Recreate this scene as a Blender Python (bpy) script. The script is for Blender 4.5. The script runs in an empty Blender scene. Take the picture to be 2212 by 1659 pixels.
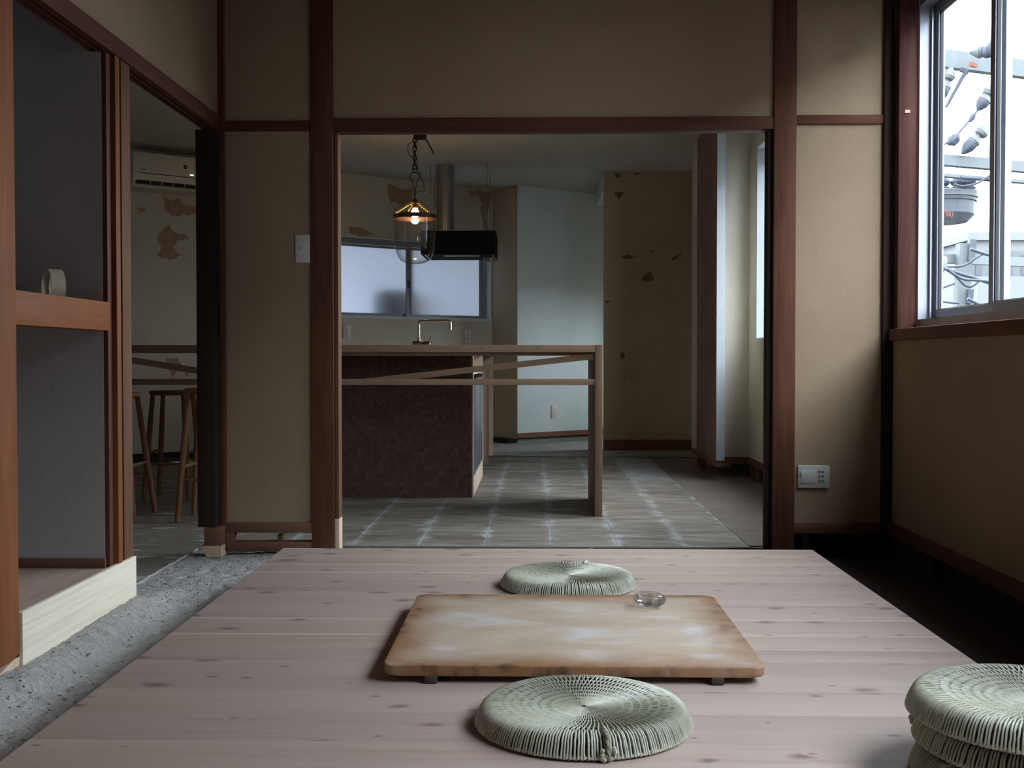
import bpy, bmesh, math, random
import numpy as np
from mathutils import Vector, Matrix, noise as mnoise

random.seed(7)
SC = bpy.context.scene
COL = SC.collection
R = math.radians

# ------------------------------------------------------------------ camera, sky, exposure
cam = bpy.data.cameras.new('camera')
cam.sensor_width = 36.0
cam.lens = 36.0 * 2400 / 2212
cam.clip_start = 0.05
cam.clip_end = 500
co = bpy.data.objects.new('camera', cam)
co.location = (0, 0, 0.78)
co.rotation_euler = (R(90 - 1.301), 0, R(1.1697))
COL.objects.link(co)
SC.camera = co

SKY = 20.0
wd = bpy.data.worlds.new('overcast_sky')
wd.use_nodes = True
bg = wd.node_tree.nodes['Background']
bg.inputs[0].default_value = (0.83, 0.92, 1.0, 1)
bg.inputs[1].default_value = SKY
SC.world = wd
SC.view_settings.view_transform = 'Standard'
SC.view_settings.look = 'None'
SC.view_settings.gamma = 1
SC.view_settings.use_curve_mapping = False
SC.view_settings.exposure = -0.2
SC.cycles.max_bounces = 10
SC.cycles.diffuse_bounces = 6
SC.cycles.transparent_max_bounces = 16
SC.cycles.sample_clamp_indirect = 6.0


def portal(name, loc, rot, sx, sy):
    l = bpy.data.lights.new(name, 'AREA')
    l.shape = 'RECTANGLE'
    l.size = sx
    l.size_y = sy
    l.cycles.is_portal = True
    o = bpy.data.objects.new(name, l)
    o.location = loc
    o.rotation_euler = rot
    COL.objects.link(o)
    return o


# area lights only in name: portals that guide the sky light through the window openings
portal('window_portal', (1.62, 3.70, 1.53), (0, R(90), 0), 1.3, 1.28)
portal('window_portal', (1.62, 1.465, 1.53), (0, R(90), 0), 1.3, 1.75)
portal('window_portal', (1.62, 5.85, 1.51), (0, R(90), 0), 1.3, 2.47)

# ------------------------------------------------------------------ helpers
def tag(o, label=None, cat=None, group=None, kind=None):
    if label: o['label'] = label
    if cat: o['category'] = cat
    if group: o['group'] = group
    if kind: o['kind'] = kind
    return o


def wpos(o):
    v = Vector((0, 0, 0))
    while o:
        v = v + Vector(o.location)
        o = o.parent
    return v


class MB:
    """collects shapes into one mesh"""
    def __init__(self):
        self.b = bmesh.new()

    def box(self, x0, x1, y0, y1, z0, z1, bev=0.0, rot=None, piv=None):
        b = bmesh.new()
        bmesh.ops.create_cube(b, size=1)
        c = Vector(((x0 + x1) / 2, (y0 + y1) / 2, (z0 + z1) / 2))
        for v in b.verts:
            v.co = Vector((v.co.x * (x1 - x0), v.co.y * (y1 - y0), v.co.z * (z1 - z0)))
        if bev > 0:
            m = min(abs(x1 - x0), abs(y1 - y0), abs(z1 - z0))
            bmesh.ops.bevel(b, geom=b.edges[:], offset=min(bev, m * 0.45), segments=2, affect='EDGES', profile=0.5)
        for v in b.verts:
            p = v.co
            if rot is not None:
                p = rot @ p
            v.co = p + c
        self._add(b)
        return self

    def _add(self, b):
        me = bpy.data.meshes.new('t')
        b.to_mesh(me)
        b.free()
        self.b.from_mesh(me)
        bpy.data.meshes.remove(me)

    def bar(self, p, q, w, h, bev=0.0, up=Vector((0, 0, 1))):
        p = Vector(p); q = Vector(q)
        d = (q - p)
        L = d.length
        d.normalize()
        s = d.cross(up).normalized()
        u = s.cross(d)
        b = bmesh.new()
        bmesh.ops.create_cube(b, size=1)
        for v in b.verts:
            v.co = Vector((v.co.x * L, v.co.y * w, v.co.z * h))
        if bev > 0:
            bmesh.ops.bevel(b, geom=b.edges[:], offset=bev, segments=1, affect='EDGES')
        M = Matrix((d, s, u)).transposed()
        for v in b.verts:
            v.co = M @ v.co + (p + q) / 2
        self._add(b)
        return self

    def tube(self, pts, rad, seg=8, closed=False, flat=1.0, cap=True):
        pts = [Vector(p) for p in pts]
        n = len(pts)
        rs = rad if isinstance(rad, (list, tuple)) else [rad] * n
        rings = []
        prev = None
        for i in range(n):
            a = pts[(i - 1) % n] if (closed or i > 0) else pts[i]
            c = pts[(i + 1) % n] if (closed or i < n - 1) else pts[i]
            t = (c - a).normalized()
            if prev is None:
                ref = Vector((0, 0, 1)) if abs(t.z) < 0.9 else Vector((1, 0, 0))
                s = t.cross(ref).normalized()
            else:
                s = (prev - t * prev.dot(t)).normalized()
            prev = s
            u = s.cross(t)
            rings.append([self.b.verts.new(pts[i] + (s * math.cos(k * 2 * math.pi / seg) + u * math.sin(k * 2 * math.pi / seg) * flat) * rs[i]) for k in range(seg)])
        m = n if closed else n - 1
        for i in range(m):
            A = rings[i]; B = rings[(i + 1) % n]
            for k in range(seg):
                self.b.faces.new((A[k], A[(k + 1) % seg], B[(k + 1) % seg], B[k]))
        if cap and not closed:
            self.b.faces.new(rings[0][::-1])
            self.b.faces.new(rings[-1])
        return self

    def lathe(self, prof, c=(0, 0, 0), seg=32):
        """profile of (r, z); r == 0 closes to a point"""
        c = Vector(c)
        rings = []
        for r, z in prof:
            if r <= 1e-6:
                rings.append([self.b.verts.new(c + Vector((0, 0, z)))])
            else:
                rings.append([self.b.verts.new(c + Vector((r * math.cos(k * 2 * math.pi / seg), r * math.sin(k * 2 * math.pi / seg), z))) for k in range(seg)])
        for A, B in zip(rings[:-1], rings[1:]):
            for k in range(seg):
                k2 = (k + 1) % seg
                if len(A) == 1 and len(B) == 1:
                    continue
                if len(A) == 1:
                    self.b.faces.new((A[0], B[k], B[k2]))
                elif len(B) == 1:
                    self.b.faces.new((A[k], A[k2], B[0]))
                else:
                    self.b.faces.new((A[k], A[k2], B[k2], B[k]))
        return self

    def prism(self, poly, h, frame=None):
        """polygon (u, v) extruded by h; frame maps (u, v, w) to a point"""
        f = frame or (lambda u, v, w: Vector((u, v, w)))
        lo = [self.b.verts.new(f(u, v, 0)) for u, v in poly]
        hi = [self.b.verts.new(f(u, v, h)) for u, v in poly]
        n = len(poly)
        self.b.faces.new(lo[::-1])
        self.b.faces.new(hi)
        for i in range(n):
            self.b.faces.new((lo[i], lo[(i + 1) % n], hi[(i + 1) % n], hi[i]))
        return self

    def ball(self, c, r, sub=2, scale=(1, 1, 1)):
        b = bmesh.new()
        bmesh.ops.create_icosphere(b, subdivisions=sub, radius=r)
        for v in b.verts:
            v.co = Vector((v.co.x * scale[0], v.co.y * scale[1], v.co.z * scale[2])) + Vector(c)
        self._add(b)
        return self

    def build(self, name, mat, parent=None, smooth=False, origin=None, mats=None):
        b = self.b
        bmesh.ops.recalc_face_normals(b, faces=b.faces[:])
        xs = [v.co for v in b.verts]
        lo = Vector((min(p.x for p in xs), min(p.y for p in xs), min(p.z for p in xs)))
        hi = Vector((max(p.x for p in xs), max(p.y for p in xs), max(p.z for p in xs)))
        c = Vector(origin) if origin is not None else (lo + hi) / 2
        for v in b.verts:
            v.co = v.co - c
        me = bpy.data.meshes.new(name)
        b.to_mesh(me)
        b.free()
        me.materials.append(mat)
        if smooth:
            me.shade_smooth()
            try:
                me.set_sharp_from_angle(angle=R(40))
            except Exception:
                pass
        o = bpy.data.objects.new(name, me)
        COL.objects.link(o)
        o.location = c - (wpos(parent) if parent else Vector((0, 0, 0)))
        if parent:
            o.parent = parent
        return o


def box(name, x0, x1, y0, y1, z0, z1, mat, parent=None, bev=0.0, kind=None, smooth=None):
    o = MB().box(x0, x1, y0, y1, z0, z1, bev).build(name, mat, parent, smooth=(bev > 0 if smooth is None else smooth))
    if kind:
        o['kind'] = kind
    return o


def empty(name, loc, label=None, cat=None, group=None, kind=None):
    o = bpy.data.objects.new(name, None)
    o.empty_display_size = 0.05
    o.location = loc
    COL.objects.link(o)
    return tag(o, label, cat, group, kind)


def copy_tree(o, parent=None):
    c = o.copy()
    COL.objects.link(c)
    if parent:
        c.parent = parent
    for ch in o.children:
        copy_tree(ch, c)
    return c


# ------------------------------------------------------------------ materials
class NT:
    def __init__(self, name):
        self.m = bpy.data.materials.new(name)
        self.m.use_nodes = True
        self.t = self.m.node_tree
        self.p = self.t.nodes['Principled BSDF']
        self.out = self.t.nodes['Material Output']
        self._co = None

    def n(self, typ, **kw):
        nd = self.t.nodes.new(typ)
        for k, v in kw.items():
            setattr(nd, k, v)
        return nd

    def l(self, a, b):
        self.t.links.new(a, b)

    def obj(self, rnd=True):
        tc = self.n('ShaderNodeTexCoord')
        if not rnd:
            return tc.outputs['Object']
        oi = self.n('ShaderNodeObjectInfo')
        mu = self.n('ShaderNodeMath', operation='MULTIPLY')
        mu.inputs[1].default_value = 37.0
        self.l(oi.outputs['Random'], mu.inputs[0])
        ad = self.n('ShaderNodeVectorMath', operation='ADD')
        self.l(tc.outputs['Object'], ad.inputs[0])
        self.l(mu.outputs[0], ad.inputs[1])
        return ad.outputs[0]

    def world(self):
        return self.n('ShaderNodeNewGeometry').outputs['Position']

    def scale(self, v, s):
        mp = self.n('ShaderNodeMapping')
        mp.inputs['Scale'].default_value = s if isinstance(s, (tuple, list)) else (s, s, s)
        self.l(v, mp.inputs['Vector'])
        return mp.outputs[0]

    def noise(self, v, s=5, det=4, rough=0.55, dist=0.0):
        nn = self.n('ShaderNodeTexNoise')
        nn.inputs['Scale'].default_value = s
        nn.inputs['Detail'].default_value = det
        nn.inputs['Roughness'].default_value = rough
        nn.inputs['Distortion'].default_value = dist
        self.l(v, nn.inputs['Vector'])
        return nn.outputs['Fac']

    def ramp(self, f, stops, interp='LINEAR'):
        r = self.n('ShaderNodeValToRGB')
        r.color_ramp.interpolation = interp
        el = r.color_ramp.elements
        while len(el) > 1:
            el.remove(el[-1])
        for i, (p, c) in enumerate(stops):
            if not isinstance(c, (tuple, list)):
                c = (c, c, c)
            e = el[0] if i == 0 else el.new(p)
            e.position = p
            e.color = (c[0], c[1], c[2], 1)
        self.l(f, r.inputs[0])
        return r.outputs[0]

    def mix(self, f, a, b, blend='MIX'):
        mx = self.n('ShaderNodeMix', data_type='RGBA', blend_type=blend)
        for s, v in ((mx.inputs[0], f), (mx.inputs[6], a), (mx.inputs[7], b)):
            if isinstance(v, (int, float)):
                s.default_value = v
            elif isinstance(v, (tuple, list)):
                s.default_value = (v[0], v[1], v[2], 1)
            else:
                self.l(v, s)
        return mx.outputs[2]

    def math(self, op, a, b=0.0, c=None):
        m = self.n('ShaderNodeMath', operation=op)
        for s, v in zip(m.inputs, (a, b, c)):
            if v is None:
                continue
            if isinstance(v, (int, float)):
                s.default_value = v
            else:
                self.l(v, s)
        return m.outputs[0]

    def sep(self, v):
        s = self.n('ShaderNodeSeparateXYZ')
        self.l(v, s.inputs[0])
        return s.outputs

    def fin(self, col, rough=0.6, bump=None, bstr=0.3, bdist=0.002, spec=0.4, metal=0.0):
        p = self.p
        if isinstance(col, (tuple, list)):
            p.inputs['Base Color'].default_value = (col[0], col[1], col[2], 1)
        else:
            self.l(col, p.inputs['Base Color'])
        if isinstance(rough, (int, float)):
            p.inputs['Roughness'].default_value = rough
        else:
            self.l(rough, p.inputs['Roughness'])
        p.inputs['Specular IOR Level'].default_value = spec
        p.inputs['Metallic'].default_value = metal
        if bump is not None:
            b = self.n('ShaderNodeBump')
            b.inputs['Strength'].default_value = bstr
            b.inputs['Distance'].default_value = bdist
            self.l(bump, b.inputs['Height'])
            self.l(b.outputs[0], p.inputs['Normal'])
        return self.m


def flat(name, col, rough=0.5, metal=0.0, spec=0.4, var=0.08, sc=20):
    t = NT(name)
    f = t.noise(t.obj(), sc, 3)
    c = t.mix(f, tuple(x * (1 - var) for x in col), tuple(min(1, x * (1 + var)) for x in col))
    return t.fin(c, rough, metal=metal, spec=spec)


def plaster(name, c1, c2, grain=260, bump=0.35, patch=None, thr=0.62, psc=3.0):
    t = NT(name)
    w = t.world()
    big = t.noise(w, 2.2, 4, 0.6)
    fine = t.noise(w, grain, 3, 0.7)
    c = t.mix(t.ramp(big, [(0.3, 0.0), (0.7, 1.0)]), c1, c2)
    c = t.mix(t.ramp(fine, [(0.35, 0.0), (0.75, 0.35)]), c, tuple(x * 0.55 for x in c1))
    if patch:
        pm = t.ramp(t.noise(w, psc, 6, 0.62, 0.4), [(thr, 0.0), (thr + 0.02, 1.0)])
        c = t.mix(pm, c, patch)
    return t.fin(c, 0.92, fine, bump, 0.0015, spec=0.15)


def wood(name, c1, c2, axis='Z', s=1.0, rough=0.55, bump=0.2, ring=9.0, spec=0.12, blotch=0.25):
    t = NT(name)
    v = t.obj()
    st = {'X': (0.8, ring, ring), 'Y': (ring, 0.8, ring), 'Z': (ring, ring, 0.8)}[axis]
    a = t.noise(t.scale(v, tuple(q * s for q in st)), 3.0, 5, 0.6, 0.6)
    fi = t.noise(t.scale(v, tuple(q * s * (1.0 if q < 1 else 9.0) for q in st)), 4.0, 3, 0.6)
    c = t.mix(t.ramp(a, [(0.28, 0.0), (0.72, 1.0)]), c1, c2)
    c = t.mix(t.ramp(fi, [(0.4, 0.0), (0.8, 0.45)]), c, tuple(x * 0.5 for x in c1))
    bl = t.noise(v, 3.0, 3)
    c = t.mix(t.ramp(bl, [(0.35, 0.0), (0.8, blotch)]), c, tuple(x * 0.6 for x in c1))
    return t.fin(c, rough + 0.12, fi, bump, 0.001, spec=spec)


M = {}
M['plaster'] = plaster('tan_plaster', (0.325, 0.236, 0.158), (0.372, 0.276, 0.190))
M['plaster_up'] = M['plaster']
M['plaster_grey'] = plaster('closet_plaster', (0.46, 0.46, 0.475), (0.52, 0.52, 0.535), grain=150)
M['kitchen_wall'] = plaster('old_kitchen_plaster', (0.56, 0.52, 0.44), (0.64, 0.61, 0.53), grain=120, bump=0.25)
M['kitchen_wall_patchy'] = plaster('peeling_plaster', (0.56, 0.52, 0.45), (0.64, 0.60, 0.53), grain=120, bump=0.25, patch=(0.36, 0.23, 0.13), thr=0.66, psc=2.2)
M['white_wall'] = plaster('white_wallboard', (0.62, 0.69, 0.70), (0.68, 0.75, 0.76), grain=90, bump=0.1)
M['reveal'] = plaster('window_reveal_paint', (0.40, 0.43, 0.47), (0.45, 0.48, 0.52), grain=90, bump=0.08)
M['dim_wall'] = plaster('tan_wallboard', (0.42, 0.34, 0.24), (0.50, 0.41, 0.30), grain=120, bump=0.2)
M['kceil'] = plaster('kitchen_ceiling_paint', (0.46, 0.44, 0.39), (0.54, 0.52, 0.47), grain=90, bump=0.1)
M['bare'] = plaster('bare_scratch_coat', (0.20, 0.13, 0.10), (0.28, 0.19, 0.145), grain=70, bump=0.8)
M['patch'] = flat('peeled_undercoat', (0.17, 0.12, 0.075), 0.95, spec=0.1, var=0.3)
M['patch_tan'] = flat('tan_undercoat', (0.38, 0.27, 0.175), 0.95, spec=0.1, var=0.3)

M['post'] = wood('dark_post_wood', (0.095, 0.038, 0.024), (0.17, 0.072, 0.044), 'Z', 1.0, 0.5)
M['jamb'] = wood('dark_window_jamb', (0.065, 0.026, 0.021), (0.115, 0.048, 0.038), 'Z', 1.0, 0.55)
M['post_black'] = wood('near_black_wood', (0.028, 0.018, 0.015), (0.05, 0.03, 0.025), 'Z', 1.0, 0.6)
M['beam'] = wood('dark_beam_wood', (0.09, 0.034, 0.022), (0.15, 0.06, 0.04), 'X', 1.0, 0.5)
M['beam_y'] = wood('dark_lintel_wood', (0.09, 0.034, 0.022), (0.15, 0.06, 0.04), 'Y', 1.0, 0.5)
M['base_y'] = wood('dark_base_wood', (0.12, 0.05, 0.032), (0.19, 0.085, 0.055), 'Y', 1.0, 0.55)
M['base_x'] = wood('brown_base_wood', (0.15, 0.075, 0.048), (0.23, 0.12, 0.08), 'X', 1.0, 0.55)
M['orange'] = wood('orange_brown_wood', (0.19, 0.066, 0.028), (0.28, 0.105, 0.047), 'Z', 1.0, 0.5)
M['orange_y'] = wood('orange_brown_rail', (0.22, 0.074, 0.028), (0.28, 0.10, 0.041), 'Y', 0.7, 0.45, ring=6)
M['mid'] = wood('mid_brown_wood', (0.13, 0.066, 0.038), (0.185, 0.098, 0.058), 'Z', 1.0, 0.55)
M['pale'] = wood('pale_new_wood', (0.60, 0.44, 0.31), (0.70, 0.54, 0.40), 'Z', 1.0, 0.6, bump=0.1)
M['cream_y'] = wood('cream_plywood', (0.82, 0.75, 0.60), (0.88, 0.82, 0.68), 'Y', 0.6, 0.55, bump=0.05, ring=4, blotch=0.06)
M['ply_pink'] = wood('pinkish_plywood', (0.46, 0.33, 0.27), (0.56, 0.42, 0.35), 'Y', 0.8, 0.5, bump=0.05, ring=5)
M['table'] = wood('knotty_table_wood', (0.26, 0.17, 0.115), (0.35, 0.24, 0.17), 'X', 1.0, 0.55)
M['table_z'] = wood('knotty_leg_wood', (0.24, 0.155, 0.10), (0.33, 0.22, 0.15), 'Z', 1.0, 0.55)
M['stool'] = wood('stool_wood', (0.22, 0.11, 0.06), (0.32, 0.17, 0.095), 'Z', 1.0, 0.5)
M['ply_edge'] = wood('pale_cabinet_wood', (0.62, 0.50, 0.37), (0.72, 0.60, 0.46), 'Z', 1.0, 0.55, bump=0.05)
M['old_board_foot'] = wood('black_foot_wood', (0.05, 0.04, 0.035), (0.09, 0.07, 0.06), 'Y', 1.0, 0.7)

M['white_plastic'] = flat('grey_white_plastic', (0.62, 0.62, 0.60), 0.4)
M['old_plastic'] = flat('aged_plastic', (0.50, 0.51, 0.49), 0.45, var=0.12)
M['slot'] = flat('grey_slot', (0.16, 0.165, 0.18), 0.6)
M['cream_plastic'] = flat('cream_plastic', (0.66, 0.62, 0.54), 0.4)
M['dark_mark'] = flat('dark_print', (0.03, 0.03, 0.03), 0.6)
M['black_metal'] = flat('black_painted_metal', (0.010, 0.010, 0.010), 0.75, spec=0.1)
M['dark_iron'] = flat('dark_iron', (0.05, 0.035, 0.025), 0.5, metal=0.7)
M['alu'] = flat('aluminium_frame', (0.31, 0.335, 0.38), 0.45, metal=0.5, var=0.03)
M['alu_dark'] = flat('dark_gasket', (0.03, 0.03, 0.035), 0.6)
M['steel'] = flat('brushed_steel', (0.55, 0.55, 0.55), 0.25, metal=1.0)
M['galv'] = flat('zinc_duct', (0.34, 0.32, 0.30), 0.45, metal=0.8, var=0.25, sc=8)
M['chrome'] = flat('bronze_chrome', (0.45, 0.36, 0.29), 0.15, metal=1.0)
M['gold'] = flat('brass_chain', (0.75, 0.5, 0.15), 0.3, metal=1.0)
M['appliance'] = flat('steel_appliance', (0.20, 0.22, 0.26), 0.3, metal=0.6)
M['rubber'] = flat('black_cable', (0.03, 0.03, 0.04), 0.6)
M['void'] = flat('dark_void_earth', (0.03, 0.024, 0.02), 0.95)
M['brown_band'] = flat('brown_metal_band', (0.09, 0.035, 0.02), 0.4, metal=0.3)


def cork():
    t = NT('brown_block_board')
    v = t.obj(False)
    vo = t.n('ShaderNodeTexVoronoi', distance='CHEBYCHEV')
    vo.inputs['Scale'].default_value = 42
    vo.inputs['Randomness'].default_value = 0.35
    t.l(v, vo.inputs['Vector'])
    g = t.sep(vo.outputs['Color'])[0]
    f = t.noise(v, 60, 4)
    c = t.ramp(g, [(0.0, (0.085, 0.046, 0.035)), (0.5, (0.115, 0.064, 0.048)), (1.0, (0.15, 0.088, 0.066))])
    c = t.mix(t.ramp(f, [(0.4, 0.0), (0.75, 0.5)]), c, (0.07, 0.032, 0.022))
    return t.fin(c, 0.6, f, 0.3, 0.001)


M['cork'] = cork()


def plank_mat():
    t = NT('knotty_sugi_plank')
    tc = t.n('ShaderNodeTexCoord')
    oi = t.n('ShaderNodeObjectInfo')
    rnd = oi.outputs['Random']
    off = t.math('MULTIPLY', rnd, 41.0)
    ad = t.n('ShaderNodeVectorMath', operation='ADD')
    t.l(tc.outputs['Object'], ad.inputs[0])
    t.l(off, ad.inputs[1])
    v = ad.outputs[0]
    # knots bend the grain a little
    kv = t.n('ShaderNodeTexVoronoi', voronoi_dimensions='2D')
    kv.inputs['Scale'].default_value = 1.0
    wn = t.n('ShaderNodeTexNoise')
    wn.inputs['Scale'].default_value = 9.0
    t.l(v, wn.inputs['Vector'])
    wv = t.n('ShaderNodeVectorMath', operation='MULTIPLY_ADD')
    t.l(wn.outputs['Color'], wv.inputs[0])
    wv.inputs[1].default_value = (0.07, 0.03, 0)
    t.l(v, wv.inputs[2])
    t.l(t.scale(wv.outputs[0], (5.2, 10.0, 1)), kv.inputs['Vector'])
    kd = kv.outputs['Distance']
    kr = t.sep(kv.outputs['Color'])
    g1 = t.noise(t.scale(wv.outputs[0], (0.6, 17, 1)), 1.6, 4, 0.6, 0.6)
    g2 = t.noise(t.scale(v, (1.6, 150, 1)), 1.6, 3, 0.6)
    base = t.ramp(g1, [(0.25, (0.40, 0.295, 0.26)), (0.45, (0.45, 0.357, 0.318)), (0.6, (0.47, 0.387, 0.345)), (0.78, (0.415, 0.297, 0.263))])
    tint = t.ramp(rnd, [(0.0, (0.90, 0.88, 0.89)), (0.35, (1.0, 0.98, 0.97)), (0.7, (0.96, 0.93, 0.90)), (1.0, (1.0, 1.0, 1.0))])
    base = t.mix(1.0, base, tint, 'MULTIPLY')
    base = t.mix(t.ramp(g2, [(0.4, 0.0), (0.75, 0.13)]), base, (0.46, 0.31, 0.27))
    # pale sapwood along one edge
    gy = t.sep(tc.outputs['Generated'])[1]
    sap = t.ramp(gy, [(0.86, 0.0), (0.93, 0.35), (1.0, 0.75)])
    sap = t.math('MULTIPLY', sap, t.ramp(rnd, [(0.35, 0.0), (0.45, 1.0)]))
    base = t.mix(sap, base, (0.68, 0.60, 0.51))
    # knots on some cells only, of varying size
    big = t.math('MULTIPLY_ADD', t.math('POWER', kr[1], 2.0), 0.17, 0.055)
    rel = t.math('DIVIDE', kd, big)
    on = t.ramp(kr[0], [(0.26, 0.0), (0.28, 1.0)])
    core = t.math('MULTIPLY', t.ramp(rel, [(0.2, 1.0), (1.0, 0.0)]), on)
    halo = t.math('MULTIPLY', t.ramp(rel, [(0.7, 0.5), (2.0, 0.0)]), on)
    base = t.mix(halo, base, (0.46, 0.29, 0.25))
    base = t.mix(t.math('MULTIPLY', core, 0.88), base, (0.17, 0.125, 0.13))
    return t.fin(base, 0.6, g2, 0.04, 0.0005, spec=0.3)


M['plank'] = plank_mat()


def cutting_mat():
    t = NT('blotched_old_board')
    tc = t.n('ShaderNodeTexCoord')
    v = tc.outputs['Object']
    s = t.sep(v)
    gx = t.math('SUBTRACT', 0.389, t.math('ABSOLUTE', s[0]))
    gy = t.math('SUBTRACT', 0.345, t.math('ABSOLUTE', s[1]))
    ed = t.math('MINIMUM', gx, gy)
    wob = t.noise(v, 7, 4)
    ed = t.math('ADD', ed, t.math('MULTIPLY', t.math('SUBTRACT', wob, 0.5), 0.13))
    cen = t.ramp(t.noise(t.scale(v, (1.6, 3.4, 1)), 2.2, 5, 0.6), [(0.3, (0.45, 0.345, 0.26)), (0.5, (0.53, 0.43, 0.34)), (0.7, (0.56, 0.48, 0.41))])
    pale_blot = t.ramp(t.noise(t.scale(v, (2.2, 3.6, 1)), 2.2, 5, 0.6, 0.3), [(0.50, 0.0), (0.72, 0.75)])
    cen = t.mix(pale_blot, cen, (0.68, 0.68, 0.72))  # bluish white blotches mixed into the board's colour
    g = t.noise(t.scale(v, (3, 120, 1)), 2, 3)
    cen = t.mix(t.ramp(g, [(0.45, 0.0), (0.8, 0.18)]), cen, (0.30, 0.18, 0.11))
    c = t.mix(t.ramp(ed, [(0.0, 0.95), (0.035, 0.65), (0.11, 0.0)]), cen, (0.29, 0.14, 0.06))
    dk = t.ramp(t.noise(v, 24, 4), [(0.5, 0.0), (0.68, 1.0)])
    c = t.mix(t.math('MULTIPLY', dk, t.ramp(ed, [(0.0, 0.95), (0.035, 0.0)])), c, (0.07, 0.04, 0.03))
    return t.fin(c, 0.55, g, 0.15, 0.0008)


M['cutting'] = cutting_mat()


def concrete(name, c1, c2, c3, pit=(0.09, 0.085, 0.085), pits=False):
    t = NT(name)
    w = t.world()
    a = t.noise(w, 3.5, 5, 0.6)
    b = t.noise(w, 28, 5, 0.65)
    c = t.mix(t.ramp(a, [(0.3, 0.0), (0.7, 1.0)]), c1, c2)
    c = t.mix(t.ramp(b, [(0.52, 0.0), (0.7, 0.9)]), c, c3)
    d = t.noise(t.scale(w, (1, 1.4, 1)), 46, 4, 0.6)
    c = t.mix(t.ramp(d, [(0.27, 1.0), (0.34, 0.0)]), c, pit)
    e = t.noise(w, 9, 4, 0.6)
    if pits:
        vv = t.n('ShaderNodeTexVoronoi')
        vv.inputs['Scale'].default_value = 62
        t.l(w, vv.inputs['Vector'])
        pm = t.math('MULTIPLY', t.ramp(vv.outputs['Distance'], [(0.16, 1.0), (0.30, 0.0)]), t.ramp(t.sep(vv.outputs['Color'])[0], [(0.55, 0.0), (0.62, 1.0)]))
        pm = t.math('MULTIPLY', pm, t.ramp(e, [(0.42, 0.15), (0.55, 1.0)]))
        c = t.mix(t.math('MULTIPLY', pm, 0.85), c, pit)
    else:
        c = t.mix(t.ramp(e, [(0.28, 0.6), (0.42, 0.0)]), c, pit)
    if pits:
        hh = t.math('SUBTRACT', t.math('ADD', b, t.math('MULTIPLY', t.noise(w, 75, 4, 0.65), 0.8)), pm)
        return t.fin(c, 0.95, hh, 1.0, 0.010, spec=0.15)
    return t.fin(c, 0.9, b, 0.6, 0.004, spec=0.2)


M['concrete'] = concrete('rough_concrete', (0.34, 0.335, 0.325), (0.41, 0.405, 0.395), (0.50, 0.49, 0.47), (0.10, 0.095, 0.095), True)
def worn():
    t = NT('worn_floor_screed')
    w = t.world()
    a = t.noise(t.scale(w, (1, 2.2, 1)), 2.6, 5, 0.6)
    c = t.mix(t.ramp(a, [(0.3, 0.0), (0.7, 1.0)]), (0.15, 0.125, 0.10), (0.24, 0.205, 0.165))
    b = t.noise(t.scale(w, (3.0, 6.0, 1)), 2.2, 6, 0.6)
    c = t.mix(t.ramp(b, [(0.57, 0.0), (0.62, 0.75)]), c, (0.48, 0.48, 0.46))
    return t.fin(c, 0.7, b, 0.3, 0.002, spec=0.3)


M['kfloor'] = worn()
M['pale_slab'] = concrete('pale_screed', (0.27, 0.27, 0.245), (0.32, 0.32, 0.29), (0.38, 0.38, 0.35), (0.17, 0.165, 0.15))
M['smooth_slab'] = concrete('smooth_screed', (0.16, 0.135, 0.115), (0.21, 0.18, 0.155), (0.24, 0.21, 0.18), (0.11, 0.095, 0.08))
M['ground'] = concrete('asphalt_yard', (0.045, 0.045, 0.045), (0.06, 0.06, 0.06), (0.07, 0.07, 0.07))


def tile_mat():
    t = NT('stripped_floor_tile')
    tc = t.n('ShaderNodeTexCoord')
    v = tc.outputs['Object']
    w = t.world()
    oi = t.n('ShaderNodeObjectInfo')
    g = t.noise(t.scale(w, (1.1, 4.6, 1)), 2.0, 5, 0.62, 0.9)
    c = t.ramp(g, [(0.25, (0.085, 0.07, 0.06)), (0.42, (0.17, 0.14, 0.115)), (0.55, (0.24, 0.205, 0.17)), (0.66, (0.27, 0.24, 0.205)), (0.8, (0.14, 0.115, 0.095))])
    c = t.mix(1.0, c, t.ramp(oi.outputs['Random'], [(0.0, 0.76), (0.5, 0.85), (1.0, 0.92)]), 'MULTIPLY')
    h = t.noise(t.scale(w, (1.6, 7, 1)), 2.6, 6, 0.68, 0.5)
    c = t.mix(t.ramp(h, [(0.52, 0.0), (0.72, 0.6)]), c, (0.36, 0.36, 0.345))
    s = t.sep(v)
    ex = t.math('SUBTRACT', 0.137, t.math('ABSOLUTE', s[0]))
    ey = t.math('SUBTRACT', 0.137, t.math('ABSOLUTE', s[1]))
    e = t.math('MINIMUM', ex, t.math('MULTIPLY', ey, 4.0))
    nz = t.noise(w, 6.5, 5, 0.65)
    e = t.math('SUBTRACT', e, t.math('MULTIPLY', t.math('SUBTRACT', nz, 0.55), 0.20))
    c = t.mix(t.ramp(e, [(-0.01, 0.75), (0.012, 0.4), (0.035, 0.0)]), c, (0.40, 0.42, 0.42))
    dkm = t.ramp(t.noise(w, 20, 3), [(0.60, 0.0), (0.68, 0.9)])
    c = t.mix(t.math('MULTIPLY', dkm, t.ramp(t.math('MINIMUM', ex, ey), [(0.006, 1.0), (0.016, 0.0)])), c, (0.06, 0.06, 0.06))
    return t.fin(c, 0.6, g, 0.3, 0.002, spec=0.35)


M['tile'] = tile_mat()
M['filler'] = concrete('pale_joint_filler', (0.25, 0.26, 0.26), (0.36, 0.37, 0.37), (0.42, 0.43, 0.43), (0.10, 0.10, 0.10))


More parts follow.
